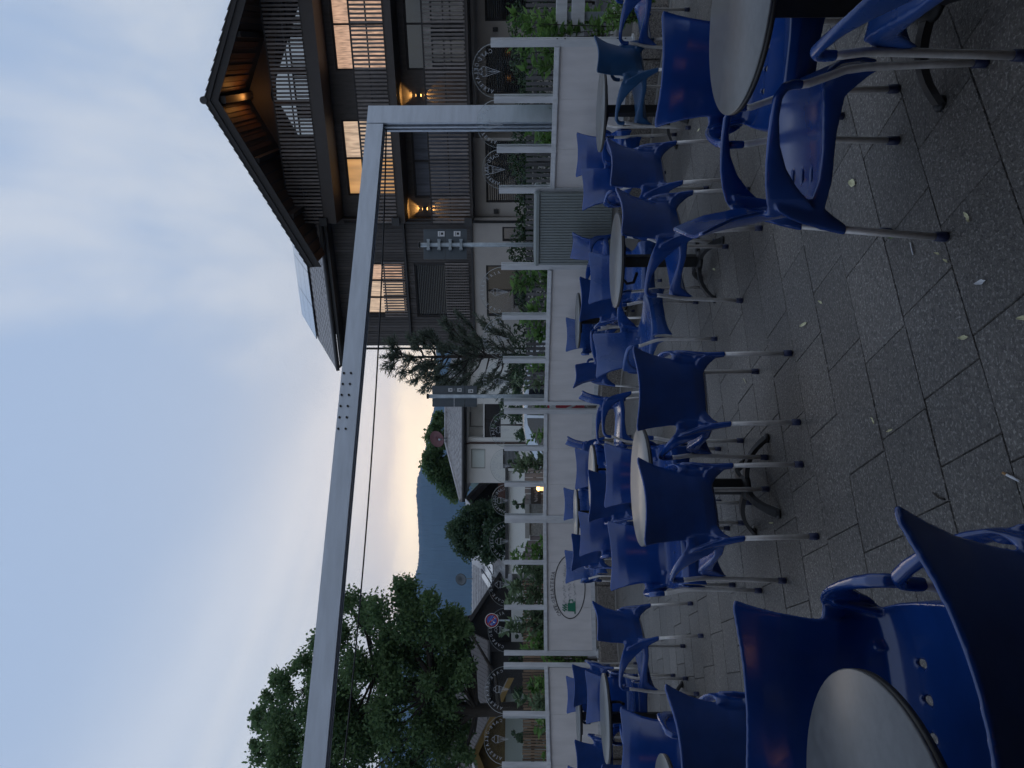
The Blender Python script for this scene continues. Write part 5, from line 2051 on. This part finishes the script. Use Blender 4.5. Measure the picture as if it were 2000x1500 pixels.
    for s in (-1, 1):
        # arm: leaves the waist of the back as an upright web, runs forward as a rounded bar, hooks down on the front tube
        def web(x, y, top, bot, t, lean=(1, 0)):
            h = (top - bot) / 2
            return ((s * x, y, (top + bot) / 2), (s * t * lean[0], t * lean[1], 0), (0, 0, h))
        sweep([web(.160, -.205, .600, .470, .008, (.2, 1)),
               web(.190, -.203, .608, .455, .009, (.3, 1)),
               web(.218, -.190, .622, .455, .010, (.75, .75)),
               web(.239, -.160, .636, .490, .010, (1, .4)),
               web(.253, -.115, .647, .540, .010),
               web(.264, -.06, .654, .583, .011),
               web(.272, .01, .657, .613, .0135),
               web(.278, .09, .655, .626, .0165),
               ((s * .280, .150, .636), (s * .0175, 0, 0), (0, .004, .0145)),
               ((s * .280, .180, .616), (s * .017, 0, 0), (0, .013, .009)),
               ((s * .279, .188, .590), (s * .0165, 0, 0), (0, .0155, .002)),
               ((s * .278, .187, .562), (s * .0155, 0, 0), (0, .0155, 0))])
        # fillets closing the corners where arm, back and socket run together
        sweep([((s * .172, -.207, .592), (0, .012, 0), (0, 0, .022)),
               ((s * .205, -.195, .588), (0, .016, 0), (0, 0, .030)),
               ((s * .236, -.168, .592), (s * .006, .010, 0), (0, 0, .026))])
        sweep([((s * .165, -.205, .475), (0, .013, 0), (0, 0, .034)),
               ((s * .192, -.204, .462), (0, .020, 0), (0, 0, .040)),
               ((s * .208, -.200, .462), (0, .016, 0), (0, 0, .036))])
        # web running down from the arm root into the rear leg socket
        sweep([((s * .232, -.165, .600), (s * .010, -.006, 0), (0, .030, .01)),
               ((s * .222, -.180, .545), (s * .011, -.004, 0), (0, .040, .0)),
               ((s * .208, -.194, .490), (s * .012, -.002, 0), (0, .044, -.004)),
               ((s * .199, -.212, .440), (s * .0145, 0, 0), (0, .037, -.006)),
               ((s * .193, -.236, .392), (s * .016, 0, 0), (0, .026, -.005)),
               ((s * .191, -.255, .345), (s * .0155, 0, 0), (0, .0175, 0))])
        # gusset from the lower edge of the back into the socket
        sweep([((s * .110, -.188, .470), (0, .012, 0), (0, 0, .022)),
               ((s * .150, -.203, .458), (0, .013, 0), (0, -.006, .036)),
               ((s * .178, -.220, .432), (0, .014, 0), (0, -.010, .045)),
               ((s * .189, -.240, .395), (0, .013, 0), (0, -.012, .035))])
        # skirt along the side of the seat and the flap at its front corner
        sweep([((s * .205, -.20, .455), (s * .009, 0, 0), (0, 0, .030)),
               ((s * .222, -.10, .440), (s * .008, 0, 0), (0, 0, .024)),
               ((s * .230, .05, .440), (s * .008, 0, 0), (0, 0, .020)),
               ((s * .231, .16, .436), (s * .008, 0, 0), (0, 0, .030)),
               ((s * .236, .222, .402), (s * .010, 0, 0), (0, .008, .058)),
               ((s * .243, .238, .372), (s * .011, 0, 0), (0, .006, .055))])
    whole = allm.mesh('whole')
    wo3 = bpy.data.objects.new('whole', whole)
    COL.objects.link(wo3)
    rm = wo3.modifiers.new('r', 'REMESH')
    rm.mode = 'VOXEL'
    rm.voxel_size = .0038
    rm.use_smooth_shade = True
    sm = wo3.modifiers.new('s', 'SMOOTH')
    sm.factor = .5
    sm.iterations = 26
    bpy.context.view_layer.update()
    hi = bpy.data.meshes.new_from_object(wo3.evaluated_get(bpy.context.evaluated_depsgraph_get()))
    dc = wo3.modifiers.new('d', 'DECIMATE')
    dc.ratio = .30
    bpy.context.view_layer.update()
    fin = bpy.data.meshes.new_from_object(wo3.evaluated_get(bpy.context.evaluated_depsgraph_get()))
    bpy.data.objects.remove(wo3)
    from mathutils.kdtree import KDTree
    hn = [v.normal.copy() for v in hi.vertices]
    kd = KDTree(len(hi.vertices))
    for i, v in enumerate(hi.vertices):
        kd.insert(v.co, i)
    kd.balance()
    co_ = np.empty(len(fin.vertices) * 3)
    fin.vertices.foreach_get('co', co_)
    co_ = co_.reshape(-1, 3)
    no_ = np.empty((len(fin.vertices), 3))
    for i, v in enumerate(fin.vertices):
        m_ = Vector((0, 0, 0))
        for _, j, dist in kd.find_n(v.co, 4):
            if hn[j].dot(v.normal) > .2:
                m_ += hn[j] / (dist + .0005)
        no_[i] = tuple(m_.normalized() if m_.length > 0 else v.normal)
    tris = [tuple(p.vertices) for p in fin.polygons]
    def cls(c):
        x, y, z = c
        ax = abs(x)
        if y < -.14 and z > .488 and (ax < .176 or z > .655 or (ax < .2 and y < -.235)):
            return 'backrest'
        if (z > .475 and ax > .15) or (z < .475 and y < -.13 and ax > .165):
            return 'armrest_a' if x < 0 else 'armrest_b'
        return 'seat'
    parts = {}
    for t in tris:
        parts.setdefault(cls(co_[list(t)].mean(0)), []).append(t)
    out = {}
    for nm, ts in parts.items():
        used = sorted({i for t in ts for i in t})
        mp_ = {o: i for i, o in enumerate(used)}
        me = bpy.data.meshes.new(nm.split('_')[0])
        me.from_pydata([tuple(co_[i]) for i in used], [], [tuple(mp_[i] for i in t) for t in ts])
        me.polygons.foreach_set('use_smooth', [True] * len(ts))
        me.update()
        me.normals_split_custom_set_from_vertices([tuple(no_[i]) for i in used])
        me.materials.append(material)
        out[nm] = me
    return out

def chair_proto(name, label, material, group):
    ms = chair_meshes(material) if not chair_cache else {k: v.copy() for k, v in chair_cache.items()}
    if not chair_cache:
        chair_cache.update(ms)
    else:
        for v in ms.values():
            v.materials.clear()
            v.materials.append(material)
    t = thing(name, label, 'chair', (0, 0, 0), 0, group)
    link('seat', ms['seat'], None, t)
    link('backrest', ms['backrest'], None, t)
    link('armrest', ms['armrest_a'], None, t)
    link('armrest', ms['armrest_b'], None, t)
    for s in (-1, 1):
        b = MB()
        b.tube([(s * .191, -.252, .37), (s * .190, -.266, .20), (s * .188, -.278, .03)], .0125, 10)
        l_ = b.build('rear_leg', M_ALU, t)
        b = MB()
        b.tube([(s * .188, -.2765, .042), (s * .188, -.2785, .004), (s * .188, -.2788, 0)], [.0165, .0175, .0155], 10)
        b.build('foot_cap', M_CAP, l_)
        b = MB()
        b.tube([(s * .278, .186, .575), (s * .276, .190, .545), (s * .262, .214, .475), (s * .256, .232, .425), (s * .256, .240, .36), (s * .260, .246, .18), (s * .263, .250, .03)], .0125, 10)
        l_ = b.build('front_leg', M_ALU, t)
        b = MB()
        b.tube([(s * .2627, .2498, .042), (s * .2634, .2505, .004), (s * .2634, .2505, 0)], [.0165, .0175, .0155], 10)
        b.build('foot_cap', M_CAP, l_)
    return t
chair_cache = {}
GRP = 'blue moulded chairs on the terrace'
# x, y, heading (x, y), label, colour kind
CH = [
    (-.757, 1.69, .28, -.96, 'blue chair pushed under the nearest table, facing us across it'),
    (-.54, 1.22, -.60, .80, 'nearest blue chair, its backrest cut by the picture corner'),
    (1.26, 2.85, -.373, -.928, 'blue chair behind the big round tabletop, with an orange reflection on its back'),
    (.81, 2.52, .969, -.247, 'blue chair in profile, tucked sideways under the big round tabletop'),
    (1.15, 1.74, .15, .99, 'blue chair with only one arm and leg in view, this side of the big tabletop'),
    (1.39, 5.10, -.50, .866, 'dark-backed blue chair between the ribbed cabinet table and the profile chair'),
    (.90, 4.58, -.62, .78, 'dark-backed blue chair pulled up to the pale table before the ribbed cabinet'),
    (2.52, 5.95, -.50, .866, 'faded teal chair at the table below the pergola post'),
    (3.08, 5.72, -.50, .866, 'dark blue chair beside the evergreen bush, partly out of view'),
    (2.40, 7.46, -.30, -.95, 'blue chair against the white panel behind the table below the pergola post'),
    (1.98, 6.75, .25, -.97, 'blue chair turned a little, in front of the ribbed cabinet edge'),
    (.93, 6.02, -.02, -1, 'light blue chair facing us over the pale table before the ribbed cabinet'),
    (1.42, 8.35, -.85, -.5, 'blue chair seen edge-on at the foot of the ribbed cabinet'),
    (.88, 7.55, .05, 1, 'nearly black-backed chair behind the pale table, below the laurel'),
    (.66, 9.25, .0, -1, 'small blue chair against the panel below the pine'),
    (.39, 5.58, .60, -.80, 'bright blue chair angled towards the pale table, arms in view'),
    (.30, 8.20, .80, .55, 'dark chair turned sideways in front of the panel below the pine'),
    (-.10, 3.99, -.30, .954, 'dark blue chair seen square from behind, nearest the open paving'),
    (-.71, 3.78, -.50, .866, 'dark blue chair from behind, in front of the cast-iron table foot'),
    (-.64, 4.84, .05, -1, 'blue chair facing us across the pale round table in the middle'),
    (-1.07, 4.58, .35, -.94, 'wide blue chair facing us beside the pale round table in the middle'),
    (-1.02, 6.60, -.1, 1, 'black-looking chair back between the middle tables'),
    (-.91, 7.62, .1, -1, 'blue chair facing us over the second small table from the middle'),
    (-1.0, 9.35, -.95, -.3, 'blue chair seen edge-on close to the panel before the silver car'),
    (-.37, 7.15, -.98, -.18, 'empty-sided blue chair in profile with bright seat, facing the small tables'),
    (-1.66, 9.75, .1, -1, 'small blue chair at the panel below the lantern'),
    (-1.98, 8.75, .1, 1, 'black-looking chair back at the farthest table, beside the twin posts'),
    (-1.45, 7.10, .35, -.94, 'blue chair facing us in front of the farthest table'),
    (-2.35, 9.45, .5, -.87, 'small blue chair covering part of the oval emblem'),
    (-2.16, 5.89, -.92, .39, 'lone dark blue chair turned sideways before the emblem panel'),
    (-2.84, 6.33, .2, -.98, 'blue chair facing us behind the long thin tabletop by the leafy gap'),
    (-3.60, 8.50, -.4, .92, 'black-looking chair back beside the leafy gap'),
    (-4.02, 9.15, .3, -.95, 'small blue chair with orange glints, against the panel past the leafy gap'),
    (-4.30, 8.10, -.45, .9, 'dark chair back with a loop arm at the end of the far row'),
    (-2.17, 4.02, 0, -1, 'blue chair with a round orange glint, facing us over a table corner'),
    (-1.60, 2.97, -.75, .66, 'black-looking chair back curving into the picture between two near tables'),
    (-3.02, 5.56, .1, 1, 'dark chair back just peeping in below the long thin tabletop'),
    (-5.05, 8.85, .3, -.95, 'blue chair back at the panel by the ochre house'),
    (-3.92, 6.62, .7, -.7, 'blue chair back peeping in beside the dark chairs of the far row'),
]
protos = {}
for i, (x, y, hx, hy, lab) in enumerate(CH):
    kind = 'teal' if 'teal' in lab else ('worn' if i in (4, 11, 14, 15, 25, 28) else 'blue')
    rz = math.atan2(-hx, hy)
    if kind not in protos:
        protos[kind] = chair_proto('cafe_chair', lab, {'blue': M_BLUE, 'teal': M_TEAL, 'worn': M_WORN}[kind], GRP)
        protos[kind].location = (x, y, .001)
        protos[kind].rotation_euler = (0, 0, rz)
        bpy.context.view_layer.update()
    else:
        dup(protos[kind], (x, y, .001), rz, lab, GRP)

# ------------------------------------------------------------------ round pedestal tables
def table_proto(label):
    t = thing('cafe_table', label, 'table', (0, 0, 0), 0, 'round pedestal tables on the terrace')
    b = MB()
    b.lathe([(.348, .716), (.350, .719), (.350, .7225), (.347, .7245)], 72)
    b.build('tabletop', M_TOP, t)
    b = MB()
    b.lathe([(.330, .696), (.3495, .702), (.3500, .7155)], 72)
    b.build('tabletop_edge', M_EDGE, t)
    b = MB()
    b.cbox(-.16, .16, -.16, .16, .672, .6955, .01)
    b.tube([(.08, .06, .68), (.08, .16, .66), (.08, .21, .61), (.08, .20, .56), (.08, .12, .54)], .012, 8)
    b.build('tilt_bracket', M_BLACK, t)
    b = MB()
    b.cbox(-.04, .04, -.04, .04, .11, .671, .008)
    b.build('column', M_BLACK, t)
    b = MB()
    b.lathe([(.075, .085), (.078, .10), (.062, .118), (.045, .125)], 20)
    b.build('hub', M_BLACK, t)
    for k in range(4):
        a = k * math.pi / 2 + math.pi / 4
        b = MB()
        pts = []
        for i in range(9):
            f = i / 8
            r_ = .05 + f * .27
            pts.append((r_, .098 + .012 * math.sin(f * math.pi) - .088 * f ** 2.6))
        wv = [.030, .029, .028, .027, .026, .025, .026, .030, .030]
        vs, fs = [], []
        ca, sa = math.cos(a), math.sin(a)
        for (r_, z), w_ in zip(pts, wv):
            for (q, dz_) in ((-w_, -.012), (w_, -.012), (w_ * .7, .012), (-w_ * .7, .012)):
                vs.append((r_ * ca - q * sa, r_ * sa + q * ca, z + dz_))
        for i in range(8):
            for q in range(4):
                fs.append((i * 4 + q, i * 4 + (q + 1) % 4, (i + 1) * 4 + (q + 1) % 4, (i + 1) * 4 + q))
        fs += [(3, 2, 1, 0), (32, 33, 34, 35)]
        b.add(vs, fs)
        e = Vector((ca, sa, 0))
        b.lathe([(.028, .0), (.03, .012), (.02, .02)], 10, (ca * .315, sa * .315, 0))
        b.build('foot', M_BLACK, t)
    return t
TB = [
    (-.94, 1.42, 20, 'nearest grey round table, cut by the picture edge'),
    (1.25, 2.33, 205, 'big grey round table beside the profile chair'),
    (2.44, 6.37, 10, 'grey round table below the pergola post'),
    (.924, 5.35, 62, 'pale round table in front of the ribbed cabinet'),
    (.80, 9.0, 0, 'small round table half hidden below the pine'),
    (-.61, 4.25, 25, 'bright pale round table in the middle with its foot in view'),
    (-.96, 7.15, 0, 'small bright round table just behind the middle one'),
    (-1.70, 9.3, 30, 'round table at the panel below the lantern'),
    (-2.83, 6.05, 12, 'thin-looking round table by the leafy gap'),
    (-4.15, 8.9, 0, 'dark-rimmed round table by the end of the far row'),
    (-2.18, 3.45, 30, 'round table of which only a grey tip shows'),
]
for i, (x, y, a, lab) in enumerate(TB):
    if i == 0:
        tp_ = table_proto(lab)
        tp_.location = (x, y, .001)
        tp_.rotation_euler = (0, 0, R(a))
        bpy.context.view_layer.update()
    else:
        dup(tp_, (x, y, .001), R(a), lab)

# ------------------------------------------------------------------ litter on the paving
M_LITTER = mat('pale_dry_leaf', (.60, .58, .36), .8, var=.25, scale=40)
M_LITTERG = mat('green_fallen_leaf', (.17, .24, .09), .7, var=.25, scale=40)
def gp(px, py):
    Y = 1390 * CAMZ / (px - 1018)
    return (750 - py) / 1390 * Y, Y
def fallen_leaf(px, py, L, w_, lab, m, rz):
    x, y = gp(px, py)
    b = MB()
    n = 6
    vs, fs = [], []
    rr = random.Random(int(px * 7 + py))
    for i in range(n + 1):
        f = i / n
        hw = w_ / 2 * math.sin(math.pi * min(.97, f * .9 + .05)) * rr.uniform(.7, 1.2)
        lift = .004 + .012 * f * f
        vs += [(L * (f - .5), -hw, lift + rr.uniform(.001, .006)), (L * (f - .5), 0, lift), (L * (f - .5), hw, lift + rr.uniform(.001, .006))]
    for i in range(n):
        for k in (0, 1):
            a = i * 3 + k
            fs.append((a, a + 1, a + 4, a + 3))
    b.add(vs, fs)
    o = b.build('fallen_leaf', m)
    o.scale = (.72, .72, .9)
    o.location = (x, y, .001)
    o.rotation_euler = (0, 0, R(rz))
    tag(o, lab, 'leaf', 'fallen leaves on the paving')
near_l = 'pale dry leaf lying on the paving '
for px, py, L, w_, lab, m, rz in (
        (1913, 553, .05, .022, near_l + 'nearest the picture edge, almost white', M_STICK, 100),
        (1880, 660, .045, .024, near_l + 'halfway between the white scrap and the corner chair', M_LITTER, 95),
        (1887, 426, .05, .022, near_l + 'by the rear legs of the profile chair', M_LITTER, 20),
        (1742, 464, .05, .03, 'green leaf curled against the foot of the profile chair', M_LITTERG, 80),
        (1665, 360, .06, .045, near_l + 'under the front of the profile chair', M_LITTER, 60),
        (1570, 634, .085, .022, near_l + 'longest of all, in the open paving', M_LITTER, 105),
        (1603, 591, .03, .02, near_l + 'just beyond the longest one', M_LITTER, 40),
        (1705, 821, .04, .018, near_l + 'shaped like an arch', M_LITTER, 10),
        (1738, 840, .035, .014, near_l + 'beside the arch-shaped one', M_LITTER, 120),
        (1456, 744, .05, .018, near_l + 'next to the front foot of the square-on chair', M_LITTER, 30),
        (1396, 527, .05, .03, near_l + 'beside the table foot before the ribbed cabinet', M_LITTER, 70),
        (1508, 1020, .07, .015, near_l + 'at the cast-iron table foot in the middle', M_LITTER, 100),
        (1830, 497, .03, .01, near_l + 'a thin scrap near the profile chair legs', M_LITTER, 60),
        (1846, 511, .022, .012, near_l + 'the tiniest scrap near the profile chair legs', M_LITTER, 30),
        (1996, 622, .05, .02, 'yellowish leaf at the very edge of the picture', M_LITTER, 90),
        (1670, 1133, .05, .014, near_l + 'beyond the arm of the nearest tucked-in chair', M_LITTER, 95),
        (1366, 255, .07, .02, near_l + 'behind the arm of the profile chair', M_LITTER, 100)):
    fallen_leaf(px, py, L, w_, lab, m, rz)
x, y = gp(1975, 932)
b = MB()
b.tube([(-.03, 0, .006), (.028, 0, .006)], .004, 8)
cg = thing('cigarette_end', 'white cigarette end on the paving beside the nearest chair', 'cigarette end', (x, y, .001), R(78))
b.build('paper', M_STICK, cg)
b = MB()
b.tube([(.0285, 0, .006), (.045, 0, .006)], .0041, 8)
b.build('filter', mat('cork_filter', (.35, .20, .08), .8), cg)
x, y = gp(1832, 968)
b = MB()
b.tube([(-.03, 0, .005), (0, .006, .006), (.04, .0, .005)], .0035, 6)
o = b.build('twig', M_BARK)
o.location = (x, y, .001)
o.rotation_euler = (0, 0, R(80))
tag(o, 'short brown twig on the paving near the nearest chair back', 'twig')
x, y = gp(1778, 487)
b = MB()
b.tube([(-.025, 0, .004), (.025, 0, .004)], .003, 6)
o = b.build('straw', M_STICK)
o.location = (x, y, .001)
o.rotation_euler = (0, 0, R(20))
tag(o, 'thin pale straw bit on the paving by the profile chair', 'straw')

# ------------------------------------------------------------------ the cafe itself, behind the camera: front wall, and a cover added to shade the paving
M_LAMPC = mat('cafe_lamp_glow', (1, .6, .2), .5, emit=(1, .42, .12), estr=6)
cafe = thing('cafe_building', 'cafe front with added shade cover and warm lamps facing the terrace', 'building', (0, -3.0, 0), R(10))
b = MB()
b.box(-12, 12, -.4, 0, 0, 5.0)
b.build('wall', M_PLAST, cafe)
b = MB()
b.box(-9, 9, .02, 3.95, 2.75, 2.88)  # unseen overhead cover, reach chosen to darken the near paving and tables
b.build('shade_canopy', M_SLABU, cafe)
for x in (-3.4, -.9, 1.6):
    b = MB()
    b.lathe([(.02, 2.62), (.07, 2.54), (.09, 2.44), (.04, 2.4)], 16, (x, 1.2, 0))
    b.tube([(x, 1.2, 2.62), (x, 1.2, 2.75)], .008, 6)
    b.build('pendant_lamp', M_LAMPC, cafe)
for x in (-6, -3, 0, 3, 6):
    window(cafe, x - 1.1, x + 1.1, .3, 2.5, .05, M_DGLASS, 1)
# ------------------------------------------------------------------ evening air
M_HAZE = bpy.data.materials.new('evening_haze')
M_HAZE.use_nodes = True
t = M_HAZE.node_tree
t.nodes.clear()
pvn = N(t, 'ShaderNodeVolumePrincipled')
pvn.inputs['Color'].default_value = (0.36, 0.63, 1.0, 1)
pvn.inputs['Density'].default_value = 0.000145
om = N(t, 'ShaderNodeOutputMaterial')
t.links.new(pvn.outputs[0], om.inputs['Volume'])
b = MB()
b.box(-6900, 5200, -650, 5250, -4.0, 770)
hz = b.build('haze', M_HAZE, kind='stuff')
